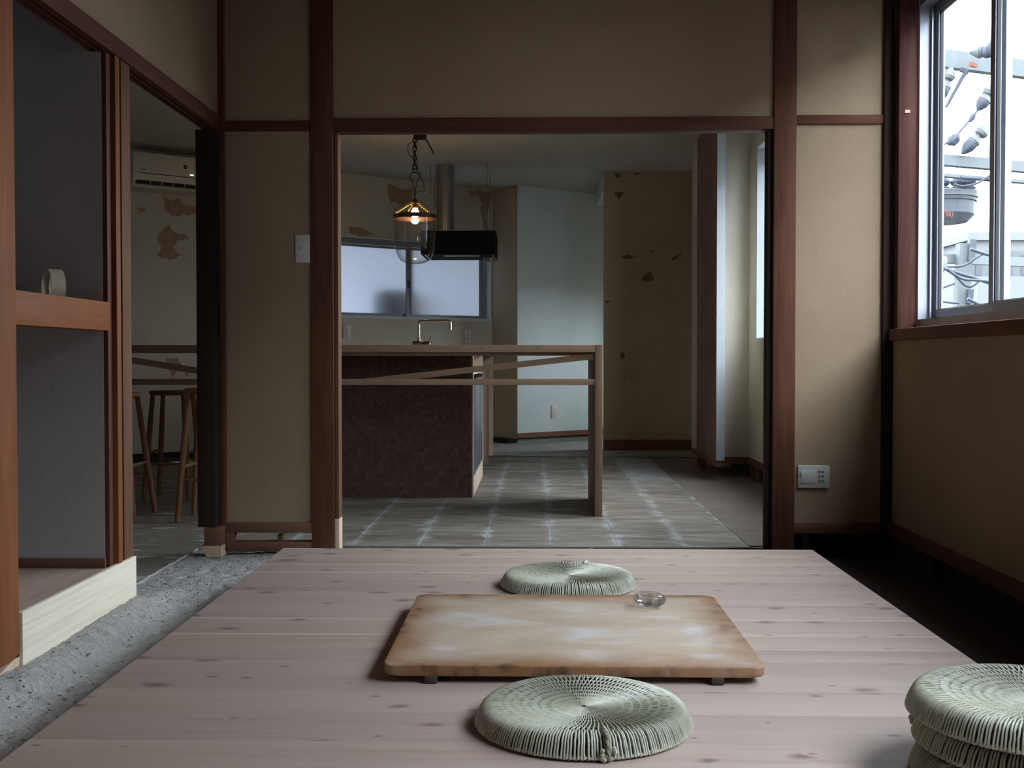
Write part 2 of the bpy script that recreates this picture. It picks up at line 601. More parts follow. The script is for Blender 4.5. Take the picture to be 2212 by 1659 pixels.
def straw(name, c1, c2):
    t = NT(name)
    f = t.noise(t.obj(), 45, 3)
    f2 = t.noise(t.obj(), 9, 3)
    c = t.mix(t.ramp(f, [(0.3, 0.0), (0.7, 1.0)]), c1, c2)
    c = t.mix(t.ramp(f2, [(0.45, 0.0), (0.75, 0.5)]), c, (c1[0] * 0.9, c1[1] * 0.82, c1[2] * 0.6))
    return t.fin(c, 0.42, spec=0.5)


M['straw'] = straw('pale_green_rush', (0.40, 0.405, 0.33), (0.53, 0.54, 0.455))
M['straw_gap_shade'] = straw('gap_shade_core', (0.04, 0.042, 0.03), (0.07, 0.07, 0.048))  # near-black core stands in for the shade between the strands


def thin_glass(name, tint=(1, 1, 1), gl=0.02, f0=0.06, pw=4.0, edge=None, gk=0.35):
    t = NT(name)
    t.t.nodes.remove(t.p)
    tr = t.n('ShaderNodeBsdfTransparent')
    tr.inputs[0].default_value = (*tint, 1)
    gs = t.n('ShaderNodeBsdfGlossy')
    gs.inputs['Roughness'].default_value = gl
    lw = t.n('ShaderNodeLayerWeight')
    if edge:
        t.l(t.mix(t.math('POWER', lw.outputs['Facing'], pw), tint, edge), tr.inputs[0])
    f = t.math('MULTIPLY_ADD', t.math('POWER', lw.outputs['Facing'], pw), gk, f0 * 0.4)
    mx = t.n('ShaderNodeMixShader')
    t.l(f, mx.inputs[0])
    t.l(tr.outputs[0], mx.inputs[1])
    t.l(gs.outputs[0], mx.inputs[2])
    t.l(mx.outputs[0], t.out.inputs[0])
    return t.m


M['pane'] = thin_glass('clear_pane', (0.97, 0.98, 0.98))
M['lidg'] = thin_glass('old_lid_glass', (0.9, 0.9, 0.86), 0.05, 0.25, 3.0, (0.55, 0.55, 0.5), 0.4)
M['jar'] = thin_glass('old_jar_glass', (0.95, 0.95, 0.94), 0.03, 0.12, 2.2, (0.50, 0.50, 0.50), 0.6)


def frosted():
    t = NT('frosted_pane')
    t.t.nodes.remove(t.p)
    a = t.n('ShaderNodeBsdfTranslucent')
    a.inputs[0].default_value = (0.50, 0.53, 0.60, 1)
    g = t.n('ShaderNodeBsdfGlossy')
    g.inputs['Roughness'].default_value = 0.35
    mx = t.n('ShaderNodeMixShader')
    mx.inputs[0].default_value = 0.04
    t.l(a.outputs[0], mx.inputs[1])
    t.l(g.outputs[0], mx.inputs[2])
    t.l(mx.outputs[0], t.out.inputs[0])
    return t.m


M['frosted'] = frosted()


def solid_glass():
    t = NT('solid_clear_glass')
    p = t.p
    p.inputs['Base Color'].default_value = (0.96, 0.96, 0.97, 1)
    p.inputs['Transmission Weight'].default_value = 1.0
    p.inputs['Roughness'].default_value = 0.0
    p.inputs['IOR'].default_value = 1.42
    tr = t.n('ShaderNodeBsdfTransparent')
    tr.inputs[0].default_value = (0.93, 0.93, 0.94, 1)
    mx = t.n('ShaderNodeMixShader')
    mx.inputs[0].default_value = 0.4
    t.l(p.outputs[0], mx.inputs[1])
    t.l(tr.outputs[0], mx.inputs[2])
    t.l(mx.outputs[0], t.out.inputs[0])
    return t.m


M['glass'] = solid_glass()


def emit(name, col, s):
    t = NT(name)
    t.p.inputs['Emission Color'].default_value = (*col, 1)
    t.p.inputs['Emission Strength'].default_value = s
    t.p.inputs['Base Color'].default_value = (*col, 1)
    return t.m


M['bulb'] = emit('lit_bulb', (1.0, 0.70, 0.36), 110)
M['led'] = emit('green_led', (0.9, 1.0, 0.5), 4)


def band_roll():
    t = NT('cream_paper_roll')
    f = t.noise(t.obj(), 30, 3)
    return t.fin(t.mix(f, (0.50, 0.43, 0.35), (0.60, 0.53, 0.44)), 0.35, spec=0.5)


M['roll'] = band_roll()

# ================================================================== SETTING
ZC = 2.50      # ceiling of the near room
ZK = 2.33      # ceiling of the rooms beyond
S = 'structure'
YB = 4.388     # face of the posts in the wall between the rooms
YP = 4.405     # face of its plaster
XR = 1.405     # right wall
XL = -1.252    # left wall plaster

# --- floors
def rough_floor(x0, x1, y0, y1, st, amp, seed):
    nx = int((x1 - x0) / st) + 1
    ny = int((y1 - y0) / st) + 1
    vs = []
    for j in range(ny):
        for i in range(nx):
            x = x0 + (x1 - x0) * i / (nx - 1)
            y = y0 + (y1 - y0) * j / (ny - 1)
            a = mnoise.noise(Vector((x * 4, y * 4, seed)))
            b = mnoise.noise(Vector((x * 22, y * 22, seed + 5)))
            c = mnoise.noise(Vector((x * 55, y * 55, seed + 9)))
            z = amp * (0.45 * a + 0.35 * b + 0.25 * c)
            if c > 0.30:
                z -= (c - 0.30) * amp * 1.6
            if b < -0.38:
                z += (b + 0.38) * amp * 2.6
            sx = min(1, max(0, (-1.08 - x) / 0.13)); sx = sx * sx * (3 - 2 * sx)
            sy = min(1, max(0, (3.85 - y) / 0.45)); sy = sy * sy * (3 - 2 * sy)
            z += 0.045 * sx * sy + 0.010 * mnoise.noise(Vector((x * 3.1, y * 2.3, seed + 20))) * sy
            vs.append((x, y, z))
    fs = []
    for j in range(ny - 1):
        for i in range(nx - 1):
            k = j * nx + i
            fs.append((k, k + 1, k + nx + 1, k + nx))
    return vs, fs


vs, fs = rough_floor(-1.375, -0.55, 0.9, 4.46, 0.0085, 0.012, 2.0)
me = bpy.data.meshes.new('floor')
me.from_pydata(vs, [], fs)
me.materials.append(M['concrete'])
me.shade_smooth()
floor_room = bpy.data.objects.new('floor', me)
floor_room.location = (0, 0, 0.0)
COL.objects.link(floor_room)
floor_room['kind'] = S
# dark sub-floor on the window side of the platform, and under it
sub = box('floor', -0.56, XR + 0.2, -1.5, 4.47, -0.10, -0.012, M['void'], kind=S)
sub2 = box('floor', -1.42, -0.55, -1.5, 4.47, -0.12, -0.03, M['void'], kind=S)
kfl = box('floor', -4.6, 1.6, 4.615, 12.6, -0.12, -0.004, M['kfloor'], kind=S)
kfl2 = box('floor', -4.6, -1.36, -1.5, 4.615, -0.12, -0.004, M['kfloor'], kind=S)
box('trim_1', -1.36, 1.5, 4.44, 4.63, -0.16, -0.09, M['void'], kind=S)
# mortar ridge between the rough concrete and the next room's floor
rg = MB()
pts = []
for i in range(40):
    y = 2.6 + i * (4.47 - 2.6) / 39
    pts.append((-1.372 + 0.008 * mnoise.noise(Vector((y * 9, 0, 3))), y, 0.004 + 0.003 * mnoise.noise(Vector((y * 14, 4, 3)))))
rg.tube(pts, [0.005 + 0.002 * mnoise.noise(Vector((i * .7, 1, 1))) for i in range(40)], 6)
rg.build('mortar_ridge', M['concrete'], floor_room, smooth=True)

# stripped tiles of the kitchen floor, one by one
TP = 0.2778
proto = None
for i in range(-2, 6):
    for j in range(0, 15):
        x0 = -0.7645 + i * TP
        y0 = 4.625 + j * TP
        if i == 5 and j >= 9:
            continue
        if proto is None:
            o = MB().box(0.0018, TP - 0.0018, 0.0018, TP - 0.0018, -0.003, 0.0, 0.0008).build('floor_tile', M['tile'], kfl, origin=(TP / 2, TP / 2, 0))
            proto = o
        else:
            o = proto.copy()
            COL.objects.link(o)
            o.parent = kfl
        o.location = Vector((x0 + TP / 2, y0 + TP / 2, random.uniform(-0.0008, 0.0008))) - wpos(kfl)
MB().box(-1.31, 0.90, 4.622, 8.79, -0.0038, -0.0014).build('joint_filler', M['filler'], kfl)
# smooth patched strip along the right wall, pale raised screed at the far end
pp = [(0.89, 4.63), (1.42, 4.63), (1.42, 7.9), (1.1, 8.7), (0.905, 8.79)]
MB().prism(pp, 0.0015, lambda u, v, w: Vector((u, v, w))).build('floor_patch', M['smooth_slab'], kfl)
pp = [(-0.34, 8.95), (0.3, 8.83), (1.16, 8.82), (1.69, 8.8), (1.69, 12.2), (-1.4, 12.2), (-0.9, 9.6)]
MB().prism(pp, 0.02, lambda u, v, w: Vector((u, v, w))).build('raised_screed', M['pale_slab'], kfl)

# --- ceilings
box('ceiling', -1.5, 1.62, -1.5, 4.49, ZC, ZC + 0.1, M['beam'], kind=S)
box('ceiling', 1.6, 2.4, 8.0, 9.36, ZK, ZK + 0.1, M['kceil'], kind=S)
box('ceiling', 1.6, 1.82, 9.36, 12.7, ZK, ZK + 0.1, M['kceil'], kind=S)
kc = box('ceiling', -4.7, 1.6, 4.49, 12.7, ZK, ZK + 0.1, M['kceil'], kind=S)
box('ceiling', -4.7, -1.33, -1.5, 4.49, ZK, ZK + 0.1, M['kceil'], kind=S)
MB().box(-0.75, 0.55, 9.085, 9.095, ZK - 0.002, ZK + 0.002).build('ceiling_seam', M['white_wall'], kc)

# --- wall between the rooms (Y 4.39 .. 4.49)
wb = box('wall_back', -0.86, 0.96, YP, 4.485, 1.72, ZC, M['plaster'], kind=S)
box('plaster_panel', -1.235, -0.86, YP, 4.485, 1.72, ZC, M['plaster'], wb)
box('plaster_panel', -1.235, -0.86, YP, 4.46, 0.125, 1.68, M['plaster'], wb)
box('plaster_panel', 1.0, 1.40, YP, 4.485, 1.73, ZC, M['plaster'], wb)
box('plaster_panel', 1.0, 1.40, YP, 4.485, 0.13, 1.70, M['plaster'], wb)

def trim(n, x0, x1, y0, y1, z0, z1, mat, bev=0.003, parent=None):
    o = box('trim_%d' % n if isinstance(n, int) else n, x0, x1, y0, y1, z0, z1, mat, parent, bev)
    if parent is None:
        o['kind'] = S
    return o

pl = trim(2, -0.886, -0.797, YB, 4.49, 0.0, ZC, M['post'])                       # left post
trim('jamb_strip', -0.7965, -0.779, YB + 0.012, 4.47, 0.142, 1.675, M['mid'], 0.002, pl)
trim('jamb_splice', -0.7965, -0.778, YB + 0.010, 4.47, 0.0, 0.1415, M['pale'], 0.002, pl)
pr = trim(3, 0.936, 1.024, YB, 4.49, 0.0, ZC, M['post'])                        # right post
trim('jamb_strip', 0.916, 0.9355, YB + 0.02, 4.47, 0.0, 1.68, M['post_black'], 0.002, pr)  # jamb in shadow; the shade is put into its near-black colour
trim(4, -0.797, 0.936, YB + 0.004, 4.48, 1.680, 1.730, M['beam'])               # lintel over the opening
trim(5, -1.228, -0.886, YB + 0.008, 4.45, 1.680, 1.722, M['beam'])              # rail, left bay
trim(6, 1.024, 1.365, YB + 0.006, 4.45, 1.698, 1.735, M['beam'])                # rail, right bay
trim(7, -1.252, -1.228, YB - 0.004, 4.44, 0.015, ZC, M['post'], 0.002)          # batten in the left corner
trim(8, 1.364, 1.402, YB - 0.004, 4.47, 0.09, ZC, M['post_black'], 0.002)       # corner post right
trim(9, -1.228, -0.886, YB + 0.002, 4.45, 0.087, 0.126, M['base_x'])            # foot rail, left bay
trim(10, -1.228, -0.886, YB + 0.002, 4.45, 0.012, 0.050, M['base_x'])           # ground sill, left bay
bs = box('baseboard_back', 1.024, 1.38, YB + 0.002, 4.45, 0.09, 0.133, M['base_x'], None, 0.002, S)
# dwarf blocks in the low gap of the left bay
MB().box(-1.228, -1.200, YB + 0.004, 4.45, 0.05, 0.087).box(-1.03, -1.012, YB + 0.03, 4.47, 0.046, 0.075).build('gap_block', M['base_x'], pl)
# behind the right bay the gap is dark: earth bank and a stub
MB().box(1.03, 1.6, 4.47, 4.6, -0.09, 0.10).build('wall_footing', M['void'], pr)
MB().box(1.06, 1.085, YB + 0.01, 4.46, -0.01, 0.09).build('stub', M['post_black'], pr)

# corner post in the left doorway with its chopped foot
cp_ = trim(11, -1.325, -1.253, 4.33, 4.47, 0.118, 1.675, M['post_black'])
cb = MB().box(-1.30, -1.232, 4.33, 4.45, 0.042, 0.117, 0.002).build('post_foot', M['base_x'], cp_, True)
MB().prism([(-1.31, 0.044), (-1.232, 0.044), (-1.232, 0.0), (-1.29, 0.0)], 0.10, lambda u, v, w: Vector((u, 4.325 + w, v))).build('foot_wedge', M['pale'], cp_)
box('wall_back', -1.33, -1.235, 4.41, 4.485, 1.70, ZC, M['plaster'], kind=S)

# --- left wall
wl = box('wall_left', -1.33, XL, -1.5, 4.41, 1.728, ZC, M['plaster'], kind=S)
box('plaster_panel', -1.33, XL, -1.5, 2.50, 0.0, 1.70, M['plaster'], wl)
# lintel with two sliding-door grooves underneath
lb_ = MB()
for x0, x1, z0 in ((-1.256, -1.234, 1.676), (-1.268, -1.256, 1.688), (-1.280, -1.268, 1.676), (-1.290, -1.280, 1.688), (-1.301, -1.290, 1.676)):
    lb_.box(x0, x1, -1.4, 4.385, z0, 1.730)
o = lb_.build('trim_12', M['beam_y'])
o['kind'] = S
# near post on the far left with a spliced new foot
p1 = trim(13, -1.34, -1.238, 2.53, 2.633, 0.062, 1.69, M['orange'])
MB().prism([(2.527, 0.0), (2.633, 0.0), (2.633, 0.072), (2.527, 0.048)], 0.10, lambda u, v, w: Vector((-1.338 + w, u, v))).build('post_splice', M['pale'], p1)
# far closet post: three strips with a groove
p2 = trim(14, -1.335, -1.250, 3.2345, 3.267, 0.0, 1.675, M['post'])
trim('jamb_strip', -1.30, -1.236, 3.268, 3.302, 0.0, 1.675, M['orange'], 0.002, p2)
trim('jamb_strip', -1.30, -1.262, 3.302, 3.325, 0.0, 1.675, M['post'], 0.001, p2)
trim('jamb_strip', -1.335, -1.240, 3.325, 3.398, 0.0, 1.675, M['mid'], 0.002, p2)
# closet: side wall, floor, middle rail and shelf
wc = box('wall_closet', -2.15, -1.3015, 3.232, 3.30, 0.0, ZC - 0.05, M['plaster_grey'], kind=S)
box('plaster_panel', -1.3015, -1.264, 3.232, 3.30, 0.0, 1.675, M['plaster_grey'], wc)
box('plaster_panel', -2.22, -2.15, 1.6, 3.30, 0.0, ZC - 0.05, M['plaster_grey'], wc)
box('plaster_panel', -2.15, -1.33, 1.55, 1.62, 0.0, ZC - 0.05, M['plaster_grey'], wc)
box('plaster_panel', -2.15, -1.33, 1.6, 3.30, ZK - 0.02, ZK - 0.005, M['plaster_grey'], wc)
trim('closet_skirting', -2.15, -1.26, 3.222, 3.232, 0.166, 0.193, M['base_x'], 0.001, wc)
o = box('floor', -2.15, -1.246, 1.62, 3.232, 0.150, 0.165, M['ply_pink'], kind=S)
fb = box('fascia_board', -1.246, -1.231, 2.634, 3.397, 0.036, 0.171, M['cream_y'], None, 0.001)
tag(fb, 'cream plywood board along the foot of the closet, above the rough concrete', 'board')
rail = box('trim_15', -1.30, -1.241, 2.633, 3.225, 0.862, 0.945, M['orange_y'], None, 0.001, S)
shelf = box('closet_shelf', -2.15, -1.301, 1.63, 3.231, 0.90, 0.93, M['ply_pink'], None, 0.001)
tag(shelf, 'wooden shelf in the closet behind the orange brown middle rail', 'shelf')

# --- right wall with a window to the street side and an added second one
wr = box('wall_right', XR, 1.58, -1.5, 4.50, 0.135, 0.86, M['plaster'], kind=S)
box('plaster_panel', XR, 1.58, -1.5, 4.50, 2.20, ZC, M['plaster'], wr)
box('plaster_panel', XR, 1.58, 2.375, 3.02, 0.86, 2.20, M['plaster'], wr)
box('plaster_panel', XR, 1.58, -1.5, 0.55, 0.86, 2.20, M['plaster'], wr)
box('plaster_panel', 1.475, 1.58, 4.372, 4.50, 0.86, 2.20, M['plaster'], wr)
box('baseboard_right', 1.388, 1.45, -1.4, 4.385, 0.088, 0.136, M['base_y'], None, 0.002, S)
MB().box(1.43, 1.58, -1.5, 4.5, -0.1, 0.135).build('wall_footing', M['void'], wr)
for y in (3.0, 3.9):
    MB().box(1.395, 1.43, y, y + 0.06, -0.012, 0.088).build('stub', M['post_black'], wr)

def window(n, y0, y1, clear=True):
    """aluminium sliding window in the right wall between y0 and y1"""
    z0, z1 = 0.895, 2.165
    w = empty('window_%d' % n, (1.50, (y0 + y1) / 2, z0), kind=S)
    # wooden surround
    box('window_sill', 1.384, 1.475, y0 - 0.06, y1 + 0.045, 0.850, z0, M['base_y'], w, 0.003)
    box('window_head', 1.384, 1.475, y0 - 0.06, y1 + 0.045, z1 + 0.01, z1 + 0.055, M['base_y'], w, 0.003)
    box('window_jamb', 1.402, 1.476, y1, y1 + 0.042, z0, z1 + 0.01, M['jamb'], w, 0.002)
    box('window_jamb', 1.402, 1.476, y0 - 0.042, y0, z0, z1 + 0.01, M['jamb'], w, 0.002)
    # aluminium frame, sides with channels
    for s, ye in ((1, y1), (-1, y0)):
        f = MB()
        f.box(1.476, 1.488, min(ye, ye - s * 0.012), max(ye, ye - s * 0.012), z0 + 0.002, z1)
        f.box(1.488, 1.518, min(ye, ye - s * 0.004), max(ye, ye - s * 0.004), z0 + 0.002, z1)
        f.box(1.518, 1.523, min(ye, ye - s * 0.022), max(ye, ye - s * 0.022), z0 + 0.002, z1)
        f.box(1.523, 1.575, min(ye, ye - s * 0.004), max(ye, ye - s * 0.004), z0 + 0.002, z1)
        f.build('frame_side', M['alu'], w)
    for nm, za, zb in (('frame_bottom', z0, z0 + 0.036), ('frame_top', z1 - 0.034, z1)):
        f = MB()
        f.box(1.476, 1.50, y0, y1, za, zb)
        f.box(1.50, 1.575, y0, y1, za, zb - 0.016 if nm == 'frame_bottom' else zb)
        f.box(1.529, 1.533, y0, y1, za, zb)
        f.build(nm, M['alu'], w)
    ym = (y0 + y1) / 2
    for nm, xa, ya, yb in (('sash', 1.536, ym - 0.022, y1 - 0.006), ('sash', 1.504, y0 + 0.006, ym + 0.022)):
        s = MB()
        s.box(xa, xa + 0.022, ya, ya + 0.042, z0 + 0.03, z1 - 0.03, 0.001)
        s.box(xa, xa + 0.022, yb - 0.036, yb, z0 + 0.03, z1 - 0.03, 0.001)
        s.box(xa, xa + 0.022, ya + 0.042, yb - 0.036, z0 + 0.03, z0 + 0.072, 0.001)
        s.box(xa, xa + 0.022, ya + 0.042, yb - 0.036, z1 - 0.064, z1 - 0.03, 0.001)
        so = s.build(nm, M['alu'], w)
        g = MB()
        for a, b, c, d in ((ya + 0.042, ya + 0.048, z0 + 0.072, z1 - 0.064), (yb - 0.042, yb - 0.036, z0 + 0.072, z1 - 0.064),
                           (ya + 0.042, yb - 0.036, z0 + 0.072, z0 + 0.075), (ya + 0.042, yb - 0.036, z1 - 0.067, z1 - 0.064)):
            g.box(xa + 0.005, xa + 0.017, a, b, c, d)
        g.build('gasket', M['alu_dark'], so)
        MB().box(xa + 0.009, xa + 0.013, ya + 0.040, yb - 0.034, z0 + 0.070, z1 - 0.062).build('pane', M['pane'], so)
    return w


window(1, 3.07, 4.330)
window(2, 0.60, 2.33)  # unseen window, added nearer the camera for its light from the right
# little paper tag and black stop on the jamb of the first window
# --- rear wall behind the viewer
box('wall_rear', -1.33, 1.60, -1.6, -1.5, -0.1, ZC, M['post'], kind=S)

# --- rooms beyond: enclosing walls
box('wall_front', -4.7, -2.22, 1.9, 2.0, -0.1, ZK, M['kitchen_wall'], kind=S)
box('wall_side', -4.7, -4.6, 2.0, 7.3, -0.1, ZK, M['kitchen_wall'], kind=S)
D = Vector((0.7772, 0.6292, 0)).normalized()
N = Vector((D.y, -D.x, 0))
P0 = Vector((-2.777, 8.31, 0))
ANG = math.atan2(D.y, D.x)


def W(u, n, z):
    return P0 + D * u + N * n + Vector((0, 0, z))


def wmesh(mb, name, mat, parent=None, smooth=False):
    """shapes given in the slanted wall's own axes (u along, n out of the wall, z up)"""
    o = mb.build(name, mat, None, smooth)
    l = o.location.copy()
    if parent is not None and parent.get('_slant'):
        o.parent = parent
        o.location = l - Vector(parent['_slant'])
    else:
        o.location = P0 + D * l.x - N * l.y + Vector((0, 0, l.z))
        o.rotation_euler = (0, 0, ANG)
        if parent is not None:
            o.parent = parent
            o.location = o.location - wpos(parent)
        o['_slant'] = list(l)
    return o


def wbox(name, u0, u1, n0, n1, z0, z1, mat, parent=None, bev=0.0):
    # local y points away from the viewer, i.e. -n
    return wmesh(MB().box(u0, u1, -n1, -n0, z0, z1, bev), name, mat, parent, bev > 0)


ww = wbox('wall_far', -2.5, 1.24, -0.12, 0.0, 0.06, ZK, M['kitchen_wall'])
ww['kind'] = S
wbox('plaster_panel', 1.24, 3.052, -0.12, 0.0, 0.06, 1.125, M['kitchen_wall'], ww)
wbox('plaster_panel', 1.24, 3.052, -0.12, 0.0, 1.805, ZK, M['kitchen_wall'], ww)
wbox('plaster_panel', 3.052, 3.2, -0.12, 0.0, 0.06, ZK, M['kitchen_wall'], ww)
o = wbox('foot_strip_far', -2.5, 3.1, 0.0, 0.012, 0.0, 0.075, M['void'])  # near-black strip drawn for the shadowed gap under the plaster
o['kind'] = S
# projecting white wall lit by the side window, with its brown return
o = wbox('wall_far', 3.069, 5.55, 0.10, 0.38, 0.112, ZK, M['white_wall'])
o['kind'] = S
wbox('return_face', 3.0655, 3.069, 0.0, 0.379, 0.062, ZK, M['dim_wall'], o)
o = wbox('foot_strip_far', 3.067, 5.55, 0.12, 0.386, 0.068, 0.111, M['base_x'])
o['kind'] = S
wbox('wall_footing', 3.10, 5.55, 0.12, 0.34, 0.0, 0.055, M['pale_slab'], o)
wbox('dark_gap', 3.0, 3.10, 0.0, 0.33, 0.0, 0.062, M['void'], o)
# wall to the right of it, wing wall, and the right wall of the kitchen
wd_ = box('wall_far_right', 0.577, 2.4, 9.25, 9.36, 0.107, ZK, M['dim_wall'], kind=S)
box('foot_strip_far', 0.577, 2.4, 9.243, 9.36, 0.02, 0.107, M['base_x'], None, 0.001, S)
box('wall_end', 2.3, 2.4, 8.0, 9.36, -0.1, ZK, M['kitchen_wall'], kind=S)
we = box('wall_end', 1.70, 1.80, 9.36, 9.55, -0.1, ZK, M['kitchen_wall'], kind=S)
box('plaster_panel', 1.70, 1.80, 9.55, 10.20, -0.1, 0.60, M['kitchen_wall'], we)
box('plaster_panel', 1.70, 1.80, 9.55, 10.20, 1.42, ZK, M['kitchen_wall'], we)
box('plaster_panel', 1.70, 1.80, 10.20, 12.6, -0.1, ZK, M['kitchen_wall'], we)
w5 = empty('window_5', (1.75, 9.875, 0.6), kind=S)  # unseen corridor window, added to light the pale blue wall
f = MB()
for ya in (9.551, 10.169):
    f.box(1.735, 1.77, ya, ya + 0.030, 0.601, 1.419)
f.box(1.735, 1.77, 9.581, 10.169, 0.601, 0.631).box(1.735, 1.77, 9.581, 10.169, 1.389, 1.419)
f.build('window_frame', M['alu'], w5)
MB().box(1.750, 1.754, 9.581, 10.169, 0.631, 1.389).build('pane', M['pane'], w5)
portal('window_portal', (1.86, 9.875, 1.01), (0, R(90), 0), 0.86, 0.66)
box('wall_end', -4.7, 1.8, 12.6, 12.7, -0.1, ZK, M['kitchen_wall'], kind=S)
cbm = box('trim_16', 0.575, 0.69, 9.362, 10.40, 2.20, ZK - 0.001, M['white_wall'], kind=S)
wing = box('wall_wing', 1.151, 1.20, 7.056, 8.17, 0.135, ZK, M['kitchen_wall'], kind=S)
rgh = MB()
poly = []
for i in range(41):
    z = 0.135 + (ZK - 0.14) * i / 40
    poly.append((7.058 + 0.016 * abs(mnoise.noise(Vector((0, 0, z * 16)))), z))
poly += [(7.88, ZK - 0.005), (7.885, 1.4), (7.875, 0.8), (7.88, 0.135)]
rgh.prism(poly, 0.006, lambda u, v, w: Vector((1.1452 + w, u, v)))
rgh.build('bare_face', M['bare'], wing)
MB().box(1.149, 1.202, 7.050, 7.056, 0.135, ZK - 0.004).build('edge_board', M['reveal'], wing)
MB().box(1.146, 1.20, 7.062, 8.17, 0.095, 0.1345).build('bottom_trim', M['base_x'], wing)
MB().box(1.16, 1.19, 7.75, 7.79, 0.0, 0.095).box(1.155, 1.185, 7.9, 7.95, 0.0, 0.095).build('stub', M['base_x'], wing)
gw = box('wall_inner', 1.20, 1.405, 7.32, 7.40, 0.135, ZK, M['kitchen_wall'], kind=S)
box('wall_inner_side', 1.40, 2.4, 8.0, 8.06, 0.0, ZK, M['dim_wall'], gw)
box('bottom_trim', 1.20, 1.405, 7.314, 7.40, 0.092, 0.1345, M['base_x'], gw)
wk = box('wall_right', XR, 1.58, 4.50, 4.60, 0.135, ZK, M['kitchen_wall'], kind=S)
box('plaster_panel', XR, 1.58, 4.60, 7.09, 0.135, 0.897, M['kitchen_wall'], wk)
box('plaster_panel', XR, 1.58, 4.60, 7.09, 2.120, ZK, M['kitchen_wall'], wk)
box('plaster_panel', XR, 1.58, 7.09, 8.05, 0.135, ZK, M['kitchen_wall'], wk)
MB().box(1.43, 1.58, 4.5, 8.05, -0.1, 0.135).build('wall_footing', M['void'], wk)
box('baseboard_right', 1.394, 1.45, 4.5, 7.32, 0.092, 0.1345, M['base_y'], None, 0.001, S)
for y in (6.75, 7.0, 7.2):
    MB().box(1.40, 1.435, y, y + 0.05, -0.004, 0.092).build('stub', M['base_x'], wk)
w3 = empty('window_3', (1.5, 6.2, 0.897), kind=S)
MB().box(1.405, 1.56, 7.078, 7.0895, 0.898, 2.119).box(1.405, 1.56, 4.6005, 4.612, 0.898, 2.119).build('reveal_side', M['reveal'], w3)
MB().box(1.402, 1.56, 4.612, 7.078, 0.8975, 0.91).build('reveal_sill', M['white_wall'], w3)
MB().box(1.405, 1.56, 4.612, 7.078, 2.108, 2.1195).build('reveal_head', M['white_wall'], w3)
f = MB()
for ya, yb in ((4.612, 4.65), (5.90, 5.94), (7.04, 7.078)):
    f.box(1.53, 1.565, ya, yb, 0.91, 2.108)
f.box(1.53, 1.565, 4.65, 7.04, 0.91, 0.95).box(1.53, 1.565, 4.65, 7.04, 2.07, 2.108)
f.build('window_frame', M['alu'], w3)
MB().box(1.546, 1.55, 4.65, 5.90, 0.95, 2.07).build('pane', M['pane'], w3)
MB().box(1.546, 1.55, 5.94, 7.04, 0.95, 2.07).build('pane', M['pane'], w3)

# frosted kitchen window in the slanted wall
kw = wbox('window_4', 1.245, 3.048, -0.115, -0.075, 1.127, 1.148, M['alu'])
kw['kind'] = S
wbox('frame_top', 1.245, 3.048, -0.115, -0.06, 1.757, 1.803, M['alu'], kw)
wbox('frame_side', 3.006, 3.046, -0.115, -0.06, 1.148, 1.757, M['alu'], kw)
wbox('frame_side', 1.245, 1.30, -0.115, -0.06, 1.148, 1.757, M['alu'], kw)
wbox('reveal_board', 3.0465, 3.0515, -0.0595, 0.004, 1.148, 1.803, M['white_wall'], kw)
wbox('window_sill', 1.245, 3.06, -0.06, 0.008, 1.122, 1.147, M['white_wall'], kw)
for u0, u1, n0 in ((1.30, 2.235, -0.098), (2.18, 3.005, -0.080)):
    s = wmesh(MB().box(u0, u0 + 0.034, -n0 - 0.012, -n0, 1.150, 1.755).box(u1 - 0.034, u1, -n0 - 0.012, -n0, 1.150, 1.755)
              .box(u0 + 0.034, u1 - 0.034, -n0 - 0.012, -n0, 1.150, 1.172).box(u0 + 0.034, u1 - 0.034, -n0 - 0.012, -n0, 1.735, 1.755), 'sash', M['alu'], kw)
    wmesh(MB().box(u0 + 0.033, u1 - 0.033, -n0 - 0.008, -n0 - 0.004, 1.171, 1.736), 'pane', M['frosted'], kw)
wbox('latch', 2.188, 2.222, -0.078, -0.068, 1.40, 1.46, M['alu_dark'], kw)
pt = portal('window_portal', W(2.12, -0.16, 1.46), (R(90), 0, ANG + R(180)), 1.75, 0.7)
pt.rotation_euler = (R(-90), 0, ANG)
# dark bin standing outside close behind the frosted panes
o = wmesh(MB().box(1.78, 2.20, 0.16, 0.40, -3.2, 1.40, 0.10), 'outdoor_locker', M['rubber'], None, True)
tag(o, 'dark rounded shape standing outside behind the frosted kitchen window', 'locker')

# ================================================================== THINGS OF THE NEAR ROOM
# low platform of knotty planks
PX0, PX1, PZ = -0.876, 0.960, 0.120
seams = [3.845, 3.70, 3.56, 3.42, 3.278, 3.133, 2.97, 2.807, 2.648, 2.511, 2.41, 2.195, 2.05, 1.898, 1.75, 1.60, 1.46, 1.30, 1.15, 1.0, 0.86]
plat = empty('wooden_platform', ((PX0 + PX1) / 2, (seams[0] + seams[-1]) / 2, 0.0),
             'low platform of pale pinkish knotty planks filling the middle of the room', 'platform')
for a, b in zip(seams[:-1], seams[1:]):
    box('plank', PX0, PX1, b + 0.0001, a - 0.0001, PZ - 0.03, PZ, M['plank'], plat, 0.0005)
for x in (PX0 + 0.16, 0.04, PX1 - 0.2):
    box('joist', x, x + 0.045, 0.95, 3.74, 0.03, PZ - 0.0302, M['pale'], plat)
for x in (PX0 + 0.16, 0.04, PX1 - 0.2):
    for y in (1.0, 2.3, 3.6):
        box('support_block', x, x + 0.045, y, y + 0.09, -0.02, 0.03, M['pale'], plat)

